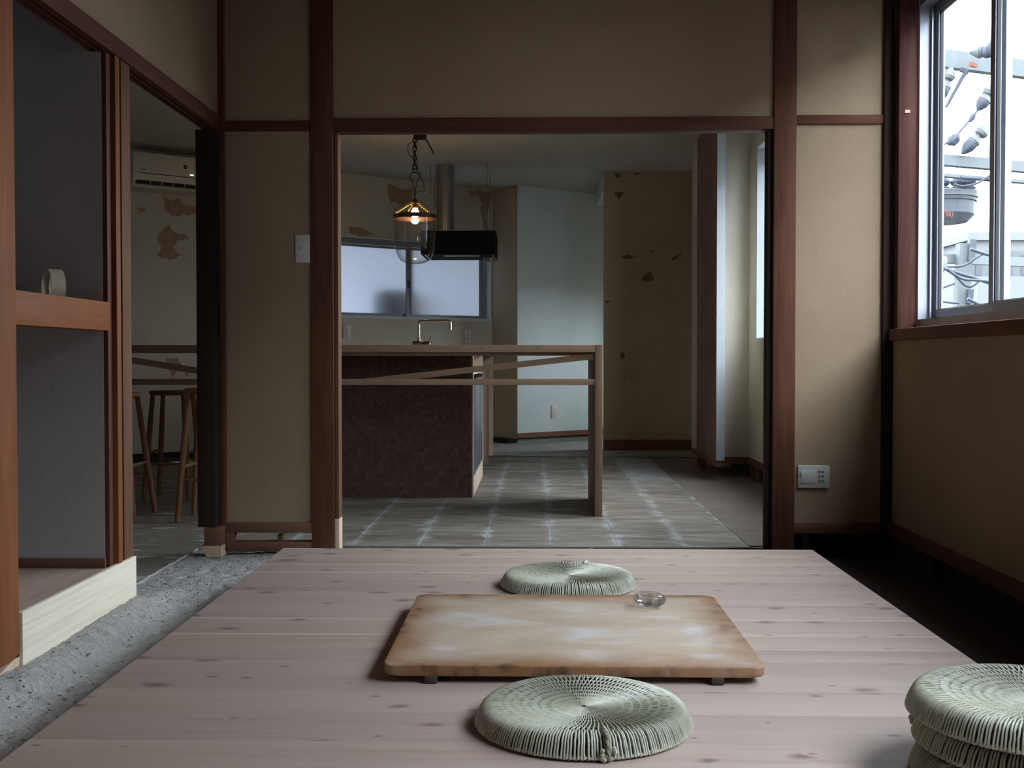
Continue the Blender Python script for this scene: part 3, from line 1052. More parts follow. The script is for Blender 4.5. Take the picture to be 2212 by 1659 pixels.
# old noodle board on two battens
cbz = PZ
board = empty('cutting_board', (0.08, 2.585, cbz), 'big worn wooden board with pale blotched top and burnt brown edges, lying on the platform', 'board')
b = bmesh.new()
rr = 0.028
poly = []
for cx_, cy_, a0 in ((0.389 - rr, 0.345 - rr, 0), (-0.389 + rr, 0.345 - rr, 90), (-0.389 + rr, -0.345 + rr, 180), (0.389 - rr, -0.345 + rr, 270)):
    for k in range(7):
        a = R(a0 + k * 15)
        poly.append((0.08 + cx_ + rr * math.cos(a), 2.585 + cy_ + rr * math.sin(a)))
mb = MB()
mb.prism(poly, 0.0205, lambda u, v, w: Vector((u, v, cbz + 0.0155 + w)))
bmesh.ops.bevel(mb.b, geom=[e for e in mb.b.edges if abs(e.verts[0].co.z - e.verts[1].co.z) < 1e-6], offset=0.004, segments=3, affect='EDGES', profile=0.6)
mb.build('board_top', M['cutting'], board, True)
box('foot', -0.224, -0.198, 2.236, 2.93, cbz, cbz + 0.0155, M['old_board_foot'], board, 0.003)
box('foot', 0.357, 0.383, 2.236, 2.93, cbz, cbz + 0.0155, M['old_board_foot'], board, 0.003)
BZ = cbz + 0.036

# clear glass ornament: a fat ring on a small foot
gl = MB()
outer = [(0.0, 0.0), (0.012, 0.0002), (0.0165, 0.0012)]
for k in range(27):
    a = R(-62 + k * 8)
    outer.append((0.0222 + 0.0180 * math.cos(a), 0.0205 + 0.0158 * math.sin(a)))
outer += [(0.0035, 0.0272), (0.0, 0.0268)]
gl.lathe(outer, (0.29, 2.79, BZ), 64)
o = gl.build('glass_ornament', M['glass'], None, False)
o.data.shade_smooth()
o.rotation_euler = (R(-4), R(3), 0)
tag(o, 'small clear glass ring shaped lump near the far right corner of the old board', 'ornament')

# woven rush cushions
CH = 0.043
CR = 0.197


def ctop(r):
    """height of the cushion's top at radius r"""
    if r < 0.150:
        return 0.030 + 0.010 * (r / 0.150) ** 2
    return 0.040 - 0.0


def cushion_body():
    m = MB()
    prof = [(0, 0.002), (0.175, 0.001), (0.188, 0.0045), (0.1865, 0.011), (0.182, 0.020), (0.176, 0.0285), (0.167, 0.0325), (0.15, 0.031), (0.10, 0.0255), (0.05, 0.0220), (0, 0.021)]
    m.lathe(prof[::-1], (0, 0, 0), 64)
    return m


def strand_path(i, n, rows):
    th0 = 2 * math.pi * i / n
    dth = 2 * math.pi / n
    pts = []
    rad = []
    rs = [0.006 + (0.160 - 0.006) * (k / rows) ** 0.9 for k in range(rows + 1)]
    rng = random.Random(i * 13 + 5)
    for k, r in enumerate(rs):
        sgn = 1 if (i + k) % 2 == 0 else -1
        a = th0 + sgn * dth * (0.50 if 0.02 < r < 0.150 else 0.10) + 0.35 * math.exp(-r / 0.015) + rng.uniform(-0.10, 0.10) * dth
        sp = r * dth
        z = 0.0300 + 0.0095 * (r / 0.15) ** 2
        if r > 0.15:
            z = 0.0395
        pts.append((r * math.cos(a), r * math.sin(a), z + (0.0012 if sgn > 0 else 0) + rng.uniform(0, 0.0008)))
        rad.append(max(0.0010, min(0.00195, sp * (0.38 if r > 0.025 else 0.5))))
    edge = [(0.169, 0.0396), (0.1775, 0.0372), (0.1835, 0.0315), (0.188, 0.0235), (0.192, 0.0145), (0.1945, 0.0065)]
    jit = rng.uniform(-0.22, 0.22)
    for k, (r, z) in enumerate(edge):
        a = th0 + (jit + rng.uniform(-0.10, 0.10)) * dth
        pts.append((r * math.cos(a), r * math.sin(a), z))
        rad.append(0.0020 if k < 5 else 0.0028)
    pts.append((0.186 * math.cos(a), 0.186 * math.sin(a), 0.0022))
    rad.append(0.0022)
    return pts, rad


def make_cushion():
    root = empty('rush_cushion', (0, 0, 0), 'x', 'cushion')
    cushion_body().build('core', M['straw_gap_shade'], root, True, origin=(0, 0, 0))
    m = MB()
    n = 216
    for i in range(n):
        p, r = strand_path(i, n, 9)
        m.tube(p, r, 5)
    o = m.build('woven_strands', M['straw'], root, True, origin=(0, 0, 0))
    o['kind'] = 'stuff'
    # twisted rim cord
    m = MB()
    for ph in (0, math.pi):
        pts = []
        for k in range(300):
            a = 2 * math.pi * k / 300
            t = a * 60 + ph
            pts.append(((0.1925 + 0.0022 * math.cos(t)) * math.cos(a), (0.1925 + 0.0022 * math.cos(t)) * math.sin(a), 0.0062 + 0.0022 * math.sin(t)))
        m.tube(pts, 0.0021, 4, closed=True)
    m.build('rim_cord', M['straw'], root, True, origin=(0, 0, 0))
    # knotted end of the weave at the front edge
    m = MB()
    for ph in (0, 2.1, 4.2):
        pts = []
        for k in range(26):
            t = k / 25
            r = 0.150 + 0.046 * min(1, t * 1.25)
            z = 0.0425 if t < 0.6 else 0.0425 - (t - 0.6) / 0.4 * 0.037
            a = 0.010 * math.sin(t * 16 + ph)
            pts.append((r * math.cos(a) + 0.0015 * math.cos(t * 16 + ph), r * math.sin(a), z + 0.0015 * math.cos(t * 16 + ph)))
        m.tube(pts, 0.0030, 5)
    for k in range(16):
        m.ball((0.196 + random.uniform(-0.003, 0.003), random.uniform(-0.013, 0.013), 0.012 + random.uniform(-0.007, 0.010)), 0.0046, 1)
    m.build('end_knot', M['straw'], root, True, origin=(0, 0, 0))
    return root


cu = make_cushion()
spots = [
    (0.088, 1.997, PZ, R(-80), 'round pale green rush cushion in front of the old board, end knot towards us'),
    (0.097, 3.215, PZ, R(70), 'round pale green rush cushion on the platform beyond the old board'),
    (0.795, 1.745, PZ, R(200), 'lowest rush cushion of the stack on the right edge of the platform'),
    (0.802, 1.755, PZ + 0.0475, R(150), 'middle rush cushion of the stack on the right edge of the platform'),
    (0.788, 1.745, PZ + 0.095, R(20), 'top rush cushion of the stack on the right edge of the platform'),
]
for i, (x, y, z, a, lab) in enumerate(spots):
    o = cu if i == 0 else copy_tree(cu)
    o.location = (x, y, z)
    o.rotation_euler = (0, 0, a)
    o['label'] = lab
    o['group'] = 'round rush cushions'

# light switch by the left post and socket plate on the right bay
def plate(name, cx_, cz, w, h, label, cat, mat):
    e = empty(name, (cx_, YP, cz), label, cat)
    m = MB().box(cx_ - w / 2, cx_ + w / 2, YP - 0.011, YP, cz - h / 2, cz + h / 2, 0.004)
    m.build('cover_plate', mat, e, True)
    return e


sw = plate('light_switch', -0.919, 1.216, 0.060, 0.112, 'grey white light switch on the tan plaster beside the left post', 'switch', M['white_plastic'])
MB().box(-0.939, -0.899, YP - 0.0145, YP - 0.010, 1.174, 1.258, 0.002).build('rocker', M['white_plastic'], sw, True)
MB().box(-0.9265, -0.9240, YP - 0.0152, YP - 0.0140, 1.2125, 1.2235).build('indicator', M['dark_mark'], sw)
ot = plate('wall_socket', 1.101, 0.3145, 0.125, 0.090, 'aged white wide socket plate low on the tan plaster right of the post', 'socket', M['old_plastic'])
MB().box(1.050, 1.108, YP - 0.0135, YP - 0.010, 0.288, 0.340, 0.002).build('blank_insert', M['old_plastic'], ot, True)
m = MB()
for zz in (0.334, 0.316, 0.298):
    m.box(1.118, 1.127, YP - 0.0118, YP - 0.0105, zz - 0.005, zz + 0.005).box(1.131, 1.140, YP - 0.0118, YP - 0.0105, zz - 0.005, zz + 0.005)
m.build('socket_slot', M['slot'], ot)
MB().prism([(1.0445, 0.328), (1.0475, 0.331), (1.0475, 0.314), (1.0450, 0.314), (1.0450, 0.326)], 0.0015, lambda u, v, w: Vector((u, YP - 0.0122 + w, v))).build('chip', M['dark_mark'], ot)

# paper tag on the window jamb
o = box('paper_tag', 1.424, 1.444, 4.327, 4.3295, 1.726, 1.738, M['pale'])
tag(o, 'tiny cream paper tag on the dark wooden window jamb', 'tag')

# roll of cream paper tape on the closet shelf, seen end-on
rl = empty('tape_roll', (-1.352, 3.10, 0.93), 'cream roll of tape standing on the closet shelf', 'tape roll')
ax = Vector((0.77, 0.64, 0)).normalized()
sd = Vector((ax.y, -ax.x, 0))
cz = 0.93 + 0.051


def ringmesh(ro, ri, w0, w1):
    m = MB()
    sec = [(ro, w0), (ro, w1), (ri, w1), (ri, w0)]
    seg = 40
    rings = []
    for k in range(seg):
        a = 2 * math.pi * k / seg
        rings.append([m.b.verts.new(Vector((-1.352, 3.10, cz)) + sd * (r * math.cos(a)) + Vector((0, 0, r * math.sin(a))) + ax * w) for r, w in sec])
    for k in range(seg):
        A, B = rings[k], rings[(k + 1) % seg]
        for q in range(4):
            m.b.faces.new((A[q], A[(q + 1) % 4], B[(q + 1) % 4], B[q]))
    return m


ringmesh(0.051, 0.0485, -0.019, 0.019).build('tape_band', M['roll'], rl, True)
ringmesh(0.0485, 0.044, 0.0, 0.018).build('inner_core', M['roll'], rl, True)

# ================================================================== THINGS OF THE KITCHEN
# long bar table: top, end legs, rail and slanting braces
tb = empty('bar_table', (-0.93, 5.84, 0.0), 'long high wooden bar table with slanting braces standing in the room beyond', 'table')
TX0, TX1 = -2.36, 0.3345
box('table_top', TX0, TX1 - 0.0375, 5.482, 6.195, 0.812, 0.8485, M['table'], tb, 0.001)
box('leg', 0.2975, TX1, 5.482, 6.195, 0.0, 0.8485, M['table_z'], tb, 0.001)
box('leg', TX0 - 0.037, TX0 - 0.0003, 5.482, 6.195, 0.0, 0.8485, M['table_z'], tb, 0.001)
box('rail', TX0, 0.2972, 5.485, 5.513, 0.650, 0.680, M['table'], tb, 0.001)
MB().bar((0.290, 5.515, 0.792), (-0.836, 5.515, 0.668), 0.028, 0.030).build('brace', M['table'], tb)
MB().bar((-2.16, 5.515, 0.796), (-1.33, 5.515, 0.664), 0.028, 0.030).build('brace', M['table'], tb)
for x in (-1.9, -0.85, -0.56, -0.26, 0.02):
    MB().lathe([(0, 0), (0.0035, 0), (0.0035, 0.002), (0, 0.002)], (0, 0, 0), 10)
    m = MB().ball((x, 5.4815, 0.832), 0.0035, 1, (1, 0.3, 1))
    m.build('screw_head', M['dark_iron'], tb)
box('under_batten', -1.1, 0.29, 5.53, 5.57, 0.795, 0.8118, M['table'], tb)

# kitchen run behind it, end panel facing us
kr = empty('kitchen_counter', (-0.78, 7.58, 0.0), 'long kitchen counter with dark brown block end panel and pale open units', 'counter')
box('end_panel', -1.25, -0.352, 6.222, 6.245, 0.0, 0.806, M['cork'], kr)
box('side_panel', -0.352, -0.344, 6.222, 6.25, 0.0, 0.806, M['ply_edge'], kr)
box('side_panel', -1.25, -0.344, 6.2455, 6.262, 0.0, 0.806, M['ply_edge'], kr)
box('worktop', -1.25, -0.330, 6.20, 8.96, 0.8065, 0.845, M['ply_edge'], kr, 0.001)
box('divider', -1.2, -0.344, 7.345, 7.37, 0.0, 0.806, M['ply_edge'], kr)
box('shelf', -1.2, -0.35, 6.262, 7.345, 0.690, 0.708, M['ply_edge'], kr)
box('plinth', -1.2, -0.346, 6.262, 7.345, 0.0, 0.105, M['ply_edge'], kr)
box('door', -0.362, -0.343, 7.372, 8.285, 0.10, 0.70, M['table_z'], kr, 0.001)
box('shelf', -1.2, -0.35, 7.37, 8.92, 0.70, 0.718, M['ply_edge'], kr)
box('divider', -1.2, -0.344, 8.288, 8.305, 0.0, 0.70, M['table_z'], kr)
box('side_panel', -1.2, -0.335, 8.92, 8.945, 0.0, 0.806, M['ply_edge'], kr)
box('back_panel', -1.25, -1.205, 6.2622, 8.945, 0.0, 0.806, M['table_z'], kr)
dw = empty('dishwasher', (-0.6, 6.8, 0.105), 'grey steel front appliance built into the pale kitchen unit', 'appliance')
box('body', -0.9, -0.365, 6.30, 7.32, 0.108, 0.682, M['black_metal'], dw)
box('front_door', -0.365, -0.345, 6.31, 7.31, 0.115, 0.665, M['appliance'], dw, 0.004)
box('control_strip', -0.364, -0.3435, 6.31, 7.31, 0.6655, 0.680, M['black_metal'], dw, 0.001)

# gooseneck faucet
fa = empty('faucet', (-0.67, 6.6, 0.845), 'slim bronze square gooseneck tap on the kitchen counter', 'tap')
MB().box(-0.725, -0.615, 6.575, 6.625, 0.8455, 0.885, 0.006).build('tap_body', M['chrome'], fa, True)
pth = [(-0.688, 6.6, 0.884), (-0.688, 6.6, 0.985)]
for k in range(1, 7):
    a = R(180 - k * 15)
    pth.append((-0.670 + 0.018 * math.cos(a), 6.6, 0.988 + 0.018 * math.sin(a)))
for k in range(0, 7):
    a = R(90 - k * 15)
    pth.append((-0.516 + 0.016 * math.cos(a), 6.6, 0.990 + 0.016 * math.sin(a)))
pth.append((-0.500, 6.6, 0.951))
MB().tube(pth, 0.0078, 12).build('spout', M['chrome'], fa, True)
MB().lathe([(0, 0), (0.0125, 0), (0.0125, 0.018), (0.009, 0.02), (0, 0.02)], (-0.688, 6.6, 0.884), 16).build('collar', M['chrome'], fa, True)
MB().bar((-0.625, 6.6, 0.885), (-0.620, 6.6, 0.912), 0.006, 0.006, 0.001).build('lever', M['chrome'], fa)

# range hood hanging from rods, with its zinc duct
hd = empty('range_hood', (-0.60, 8.96, 1.595), 'black box range hood hanging from thin rods before the frosted window', 'hood')
hb = MB()
hb.box(-0.892, -0.308, 8.70, 8.712, 1.598, 1.782).box(-0.892, -0.308, 9.218, 9.23, 1.598, 1.782)
hb.box(-0.892, -0.880, 8.712, 9.218, 1.598, 1.782).box(-0.320, -0.308, 8.712, 9.218, 1.598, 1.782)
hb.box(-0.88, -0.32, 8.712, 9.218, 1.765, 1.782)
hb.build('hood_box', M['black_metal'], hd)
MB().box(-0.876, -0.324, 8.716, 9.214, 1.600, 1.612).build('filter_plate', M['black_metal'], hd)
MB().box(-0.72, -0.44, 8.80, 8.86, 1.5945, 1.600, 0.002).build('work_light', M['white_plastic'], hd, True)
for x in (-0.33, -0.86):
    MB().tube([(x, 8.72, 1.597), (x, 9.2, 1.597)], 0.006, 8).build('edge_rail', M['steel'], hd, True)
MB().tube([(-0.36, 8.95, 1.59), (-0.36, 8.95, 1.56)], 0.055, 16).build('oil_cup', M['galv'], hd, True)
for x, y in ((-0.829, 8.86), (-0.376, 8.80), (-0.366, 9.12), (-0.82, 9.12)):
    MB().tube([(x, y, 1.782), (x, y, ZK)], 0.004, 6).build('rod', M['steel'], hd, True)
dc = MB()
prof = []
for k in range(60):
    z = 1.782 + (ZK - 1.784) * k / 59
    prof.append((0.071 + (0.0006 if k % 4 < 2 else 0.0), z))
dc.lathe(prof, (-0.721, 8.95, 0), 28)
du = dc.build('duct', M['galv'], hd, True)
MB().lathe([(0.074, 1.783), (0.080, 1.783), (0.080, 1.81), (0.074, 1.81)], (-0.721, 8.95, 0), 28).build('duct_collar', M['white_plastic'], hd, True)
m = MB()
m.tube([(-0.722 + 0.003 * math.sin(z * 40), 8.876, z) for z in np.linspace(1.79, 2.32, 40)], 0.004, 5)
m.tube([(-0.703 + 0.003 * math.sin(z * 33 + 1), 8.879, z) for z in np.linspace(1.79, 2.32, 40)], 0.003, 5)
m.build('duct_seam', M['steel'], hd, True)

# bell jar pendant
LX, LY = -0.8175, 7.59
lp = empty('pendant_lamp', (LX, LY, ZK), 'lit glass bell jar pendant lamp hanging on a dark chain', 'lamp')
m = MB().box(LX - 0.006, LX + 0.080, LY - 0.03, LY + 0.03, ZK - 0.058, ZK, 0.008)
m.build('ceiling_rose', M['dark_iron'], lp, True)
jar = [(0.1435, 1.752), (0.1415, 1.72), (0.1415, 1.66), (0.140, 1.60), (0.137, 1.55), (0.130, 1.51), (0.117, 1.475), (0.096, 1.449), (0.065, 1.434), (0.03, 1.428), (0, 1.427)]
MB().lathe(jar, (LX, LY, 0), 56).build('glass_jar', M['jar'], lp, True)
MB().lathe([(0.1475, 1.733), (0.1475, 1.762), (0.1445, 1.762), (0.1445, 1.733), (0.1475, 1.733)], (LX, LY, 0), 56).build('band', M['brown_band'], lp, True)
lid = [(0.152, 1.768), (0.150, 1.775), (0.143, 1.79), (0.130, 1.806), (0.105, 1.824), (0.075, 1.838), (0.045, 1.846), (0.018, 1.850)]
MB().lathe(lid, (LX, LY, 0), 56).build('smoke_lid', M['lidg'], lp, True)
MB().lathe([(0, 1.872), (0.012, 1.870), (0.018, 1.856), (0.018, 1.848), (0, 1.846)], (LX, LY, 0), 20).build('lid_knob', M['dark_iron'], lp, True)


def link(m, c, a, b, r, ang):
    """oval chain link standing upright, turned by ang"""
    pts = []
    for k in range(18):
        t = 2 * math.pi * k / 18
        u = a * math.cos(t)
        pts.append((c[0] + u * math.cos(ang), c[1] + u * math.sin(ang), c[2] + b * math.sin(t)))
    m.tube(pts, r, 6, closed=True)


z = ZK - 0.045
k = 0
while z > 2.10:
    m = MB()
    link(m, (LX - 0.001, LY, z - 0.016), 0.0115, 0.0195, 0.0045, R(10) if k % 2 == 0 else R(80))
    m.build('chain_link', M['dark_iron'], lp, True)
    z -= 0.030
    k += 1
m = MB()
link(m, (LX - 0.001, LY, 2.075), 0.0155, 0.026, 0.0032, R(12))
m.build('chain_link', M['dark_iron'], lp, True)
# teardrop wire loop
pts = [(LX, LY, 1.915)]
for k in range(0, 25):
    t = R(-60 + k * 300 / 24 - 0)
    a = R(-60) + R(300) * k / 24
    pts.append((LX + 0.033 * math.cos(a) * 1.0, LY, 2.020 + 0.033 * math.sin(a)))
pts.append((LX - 0.001, LY, 1.915))
MB().tube(pts, 0.0033, 6).tube([(LX, LY, 1.918), (LX, LY, 1.868)], 0.005, 8).build('wire_loop', M['dark_iron'], lp, True)
pts = []
ctrl = [(LX + 0.02, 2.29), (LX + 0.014, 2.22), (LX - 0.005, 2.255), (LX - 0.04, 2.24), (LX - 0.046, 2.20), (LX - 0.035, 2.165), (LX - 0.012, 2.15), (LX + 0.014, 2.14), (LX + 0.018, 2.11),
        (LX + 0.022, 2.075), (LX + 0.040, 2.03), (LX + 0.060, 1.975), (LX + 0.062, 1.925), (LX + 0.03, 1.918), (LX + 0.005, 1.905), (LX + 0.003, 1.87)]
cv = [Vector((a, LY - 0.012, b)) for a, b in ctrl]
for i in range(len(cv) - 1):
    p0_, p1_, p2_, p3_ = cv[max(0, i - 1)], cv[i], cv[i + 1], cv[min(len(cv) - 1, i + 2)]
    for q in range(6):
        t = q / 6
        pts.append(0.5 * ((2 * p1_) + (p2_ - p0_) * t + (2 * p0_ - 5 * p1_ + 4 * p2_ - p3_) * t * t + (3 * p1_ - p0_ - 3 * p2_ + p3_) * t ** 3))
pts.append(cv[-1])
MB().tube(pts, 0.0026, 6).build('cable', M['dark_iron'], lp, True)
MB().ball((LX + 0.074, LY - 0.012, 1.908), 0.006, 1).build('cable_clip', M['gold'], lp, True)
MB().tube([(LX + 0.077, LY, ZK - 0.055), (LX + 0.135, LY - 0.05, ZK - 0.165)], 0.0045, 6).build('loose_wire', M['dark_iron'], lp, True)
for a in (R(200), R(255), R(320), R(80)):
    m = MB()
    pa = Vector((LX + 0.018 * math.cos(a), LY + 0.018 * math.sin(a), 1.846))
    pb = Vector((LX + 0.141 * math.cos(a), LY + 0.141 * math.sin(a), 1.765))
    for q in range(14):
        c = pa + (pb - pa) * ((q + 0.5) / 14)
        link(m, c, 0.004, 0.0062, 0.0014, a if q % 2 else a + R(90))
    m.build('hanger_chain', M['gold'], lp, True)
MB().lathe([(0, 1.846), (0.013, 1.846), (0.016, 1.82), (0.014, 1.808), (0, 1.808)], (LX, LY, 0), 20).build('bulb_socket', M['dark_iron'], lp, True)
MB().lathe([(0, 1.787), (0.012, 1.785), (0.018, 1.775), (0.029, 1.752), (0.027, 1.736), (0.014, 1.722), (0, 1.720)], (LX, LY, 0.022), 20).build('bulb', M['bulb'], lp, True)
# sockets and switches on the far walls
def wplate(name, u, n, z, label):
    e = wbox(name, u - 0.035, u + 0.035, n, n + 0.010, z - 0.058, z + 0.058, M['white_plastic'], None, 0.003)
    tag(e, label, 'socket')
    wbox('socket_insert', u - 0.018, u + 0.018, n + 0.0095, n + 0.0125, z - 0.042, z + 0.042, M['cream_plastic'], e, 0.001)
    for dz in (-0.02, 0.02):
        wmesh(MB().box(u - 0.007, u - 0.005, -n - 0.0132, -n - 0.0120, z + dz - 0.006, z + dz + 0.006).box(u + 0.005, u + 0.007, -n - 0.0132, -n - 0.0120, z + dz - 0.006, z + dz + 0.006), 'socket_slot', M['dark_mark'], e)
    return e


wplate('wall_socket', 1.546, 0.0, 1.004, 'white socket plate under the left part of the frosted window')
wplate('wall_socket', 2.788, 0.0, 0.979, 'white socket plate under the right part of the frosted window, right of the tap')
wplate('wall_socket', 3.495, 0.38, 0.294, 'white socket plate low on the pale blue wall under the bar table')

# air conditioner on the slanted wall of the side room
ac = wmesh(MB().prism([(-0.0, 2.275), (-0.20, 2.275), (-0.222, 2.25), (-0.224, 2.125), (-0.215, 2.065), (-0.17, 2.025), (0.0, 2.015)], 0.80,
                      lambda u, v, w: Vector((-0.31 + w, u, v))), 'air_conditioner', M['cream_plastic'])
tag(ac, 'cream wall mounted air conditioner seen through the left doorway', 'air conditioner')
wmesh(MB().box(-0.305, 0.485, -0.2265, -0.2225, 2.122, 2.268, 0.003), 'front_panel', M['cream_plastic'], ac, True)
wmesh(MB().box(-0.27, 0.46, -0.2262, -0.2238, 2.1175, 2.1225), 'panel_gap', M['dark_mark'], ac)
wmesh(MB().box(-0.285, 0.46, -0.222, -0.196, 2.048, 2.066, rot=Matrix.Rotation(R(-38), 3, 'X')), 'air_outlet', M['dark_mark'], ac)
for k in range(8):
    u = -0.19 + k * 0.085
    wbox('outlet_vane', u, u + 0.006, 0.20, 0.2265, 2.046, 2.068, M['old_plastic'], ac)
wmesh(MB().box(0.060, 0.085, -0.2275, -0.226, 2.180, 2.208), 'energy_sticker', M['dark_mark'], ac)
wmesh(MB().box(0.066, 0.079, -0.2282, -0.2270, 2.187, 2.201), 'sticker_mark', M['patch'], ac)
wmesh(MB().box(-0.255, -0.215, -0.2272, -0.226, 2.1415, 2.1475), 'brand_mark', M['patch'], ac)
wmesh(MB().box(0.110, 0.135, -0.2278, -0.226, 2.136, 2.142), 'status_light', M['led'], ac)

# bar stools
def stool(x, y, h, rz, sp, label):
    e = empty('bar_stool', (x, y, 0), label, 'stool', 'wooden bar stools')
    e_rot = rz
    MB().lathe([(0, h - 0.026), (0.118, h - 0.026), (0.127, h - 0.020), (0.129, h - 0.010), (0.123, h - 0.002), (0.10, h), (0, h - 0.002)], (x, y, 0), 36).build('seat', M['stool'], e, True)
    for sx, sy in ((1, 1), (1, -1), (-1, 1), (-1, -1)):
        pa = Vector((sx * 0.085, sy * 0.085, h - 0.022))
        pb = Vector((sx * sp, sy * sp, 0.0))
        m = MB().tube([Vector((x, y, 0)) + pa, Vector((x, y, 0)) + pa * 0.5 + pb * 0.5, Vector((x, y, 0)) + pb], [0.0125, 0.0155, 0.0125], 10)
        m.build('leg', M['stool'], e, True)
    for zr, ax_ in ((0.20, 0), (0.20, 1), (0.26, 2), (0.26, 3)):
        t = 1 - zr / h
        q = 0.085 + (sp - 0.085) * t
        a, b = [((-q, -q), (q, -q)), ((-q, q), (q, q)), ((-q, -q), (-q, q)), ((q, -q), (q, q))][ax_]
        MB().tube([(x + a[0], y + a[1], zr), (x + b[0], y + b[1], zr)], 0.008, 8).build('rung', M['stool'], e, True)
    return e


stool(-2.080, 5.45, 0.615, 0, 0.148, 'wooden bar stool before the table, cut by the closet post')
stool(-2.035, 6.21, 0.603, 0, 0.126, 'wooden bar stool on the far side of the bar table')
stool(-1.580, 5.395, 0.640, 0, 0.130, 'wooden bar stool before the table, half hidden by the dark corner post')

# peeled spots of the far walls
def spot(parent, poly, mat, slant=False, y=0.0, n=0.0):
    pts = []
    for i in range(len(poly)):
        a = Vector(poly[i] + (0,)); b = Vector(poly[(i + 1) % len(poly)] + (0,))
        for q in range(5):
            c = a.lerp(b, q / 5)
            L = (b - a).length
            pts.append((c.x + random.uniform(-.085, .085) * L, c.y + random.uniform(-.085, .085) * L))
    if slant:
        return wmesh(MB().prism(pts, 0.0025, lambda u, v, w: Vector((u, -n - w, v))), 'peeled_patch', mat, parent)
    return MB().prism(pts, 0.0025, lambda u, v, w: Vector((u, y - w, v))).build('peeled_patch', mat, parent)


for poly in ([(0.715, 1.632), (0.76, 1.637), (0.87, 1.628), (0.80, 1.612), (0.755, 1.605)],
             [(1.135, 1.600), (1.150, 1.628), (1.218, 1.652), (1.185, 1.610), (1.150, 1.594)],
             [(0.890, 1.425), (0.910, 1.475), (0.965, 1.508), (0.975, 1.47), (0.995, 1.435), (0.95, 1.420)],
             [(0.955, 1.668), (0.985, 1.678), (1.00, 1.670), (0.97, 1.660)],
             [(0.655, 2.150), (0.70, 2.165), (0.745, 2.155), (0.72, 2.13), (0.70, 2.10)],
             [(0.655, 2.31), (0.70, 2.315), (0.71, 2.29), (0.685, 2.27), (0.665, 2.29)],
             [(0.80, 2.315), (0.875, 2.318), (0.85, 2.30)],
             [(0.71, 0.82), (0.735, 0.84), (0.75, 0.81), (0.735, 0.775), (0.715, 0.79)],
             [(0.578, 1.255), (0.64, 1.262), (0.60, 1.235)],
             [(0.735, 0.64), (0.745, 0.655), (0.75, 0.60)]):
    spot(wd_, poly, M['patch'], y=9.2502)
for poly in ([(0.0, 1.985), (0.245, 1.955), (0.26, 1.895), (0.06, 1.86), (-0.005, 1.90)],
             [(-0.02, 1.75), (0.03, 1.79), (0.07, 1.74), (0.16, 1.72), (0.19, 1.69), (0.10, 1.68), (0.06, 1.62), (0.12, 1.56), (0.05, 1.52), (-0.06, 1.55), (-0.03, 1.62), (-0.06, 1.68)],
             [(-0.21, 1.895), (-0.16, 1.90), (-0.14, 1.875), (-0.18, 1.865)],
             [(0.01, 2.31), (0.18, 2.30), (0.10, 2.27), (0.02, 2.255)],
             [(0.0, 0.78), (0.09, 0.79), (0.12, 0.73), (0.08, 0.68), (0.05, 0.64), (0.03, 0.70)],
             [(0.14, 0.72), (0.19, 0.72), (0.17, 0.64), (0.15, 0.66)],
             [(2.80, 2.30), (2.99, 2.315), (2.96, 2.24), (2.86, 2.27), (2.84, 2.225)],
             [(1.56, 1.87), (1.80, 1.86), (1.79, 1.82), (1.60, 1.82)],
             [(1.95, 2.26), (2.2, 2.25), (2.18, 2.10), (1.98, 2.12)],
             [(2.93, 2.30), (3.04, 2.30), (3.04, 1.7), (2.99, 1.9), (2.95, 2.1)]):
    spot(ww, poly, M['patch_tan'], True, n=0.0002)
MB().prism([(6.82, 0.41), (6.86, 0.43), (6.84, 0.36)], 0.002, lambda u, v, w: Vector((1.4048 - w, u, v))).build('peeled_patch', M['patch'], wk)

# ================================================================== OUTSIDE
gd = box('ground', -80, 120, -60, 160, -3.7, -3.5, M['ground'], kind=S)
# unseen neighbour added behind the frosted window to dim its sky light
nb = empty('added_neighbour_house', (-6.0, 17.0, -3.5), 'unseen grey house added behind the frosted kitchen window to dim it', 'house')
box('wall', -12.0, 1.0, 17.5, 22.0, -3.5, 2.6, M['smooth_slab'], nb)
box('roof', -12.3, 1.3, 17.2, 22.3, 2.6, 2.75, M['ground'], nb)


def at(px, py, Y):
    """point at depth Y seen at photo pixel (px, py): used to place the far street furniture"""
    yaw = math.atan(49 / 2400.); pit = math.atan(54.5 / math.hypot(2400, 49))
    F = Vector((-math.sin(yaw) * math.cos(pit), math.cos(yaw) * math.cos(pit), -math.sin(pit)))
    Rr = Vector((math.cos(yaw), math.sin(yaw), 0))
    U = Rr.cross(F)
    d = F + Rr * ((px - 1106) / 2400.) + U * ((829.5 - py) / 2400.)
    return Vector((0, 0, 0.78)) + d * (Y / d.y)


M['dark_blocker'] = flat('dark_blocker_wall', (0.06, 0.05, 0.045), 0.8)  # kept dark so the added houses bounce little light
ob = empty('added_street_house', (9.0, -0.5, -3.5), 'unseen dark houses added across the street to block low sky light', 'house')  # unseen houses, added to cut off the low sky
box('wall', 6.0, 12.0, -5.0, 4.2, -3.5, 3.7, M['dark_blocker'], ob)
box('roof', 5.8, 12.3, -5.3, 4.4, 3.7, 3.85, M['ground'], ob)
M['pole'] = flat('pole_concrete', (0.075, 0.085, 0.09), 0.8)
M['arm'] = flat('zinc_arm', (0.075, 0.088, 0.096), 0.7)
M['porcelain'] = flat('grey_porcelain', (0.062, 0.068, 0.076), 0.5)
M['sleeve'] = flat('blue_grey_sleeve', (0.020, 0.026, 0.042), 0.6)
M['tank'] = flat('transformer_paint', (0.048, 0.058, 0.072), 0.6)
M['tank_dark'] = flat('transformer_shadow_rim', (0.03, 0.036, 0.046), 0.6)
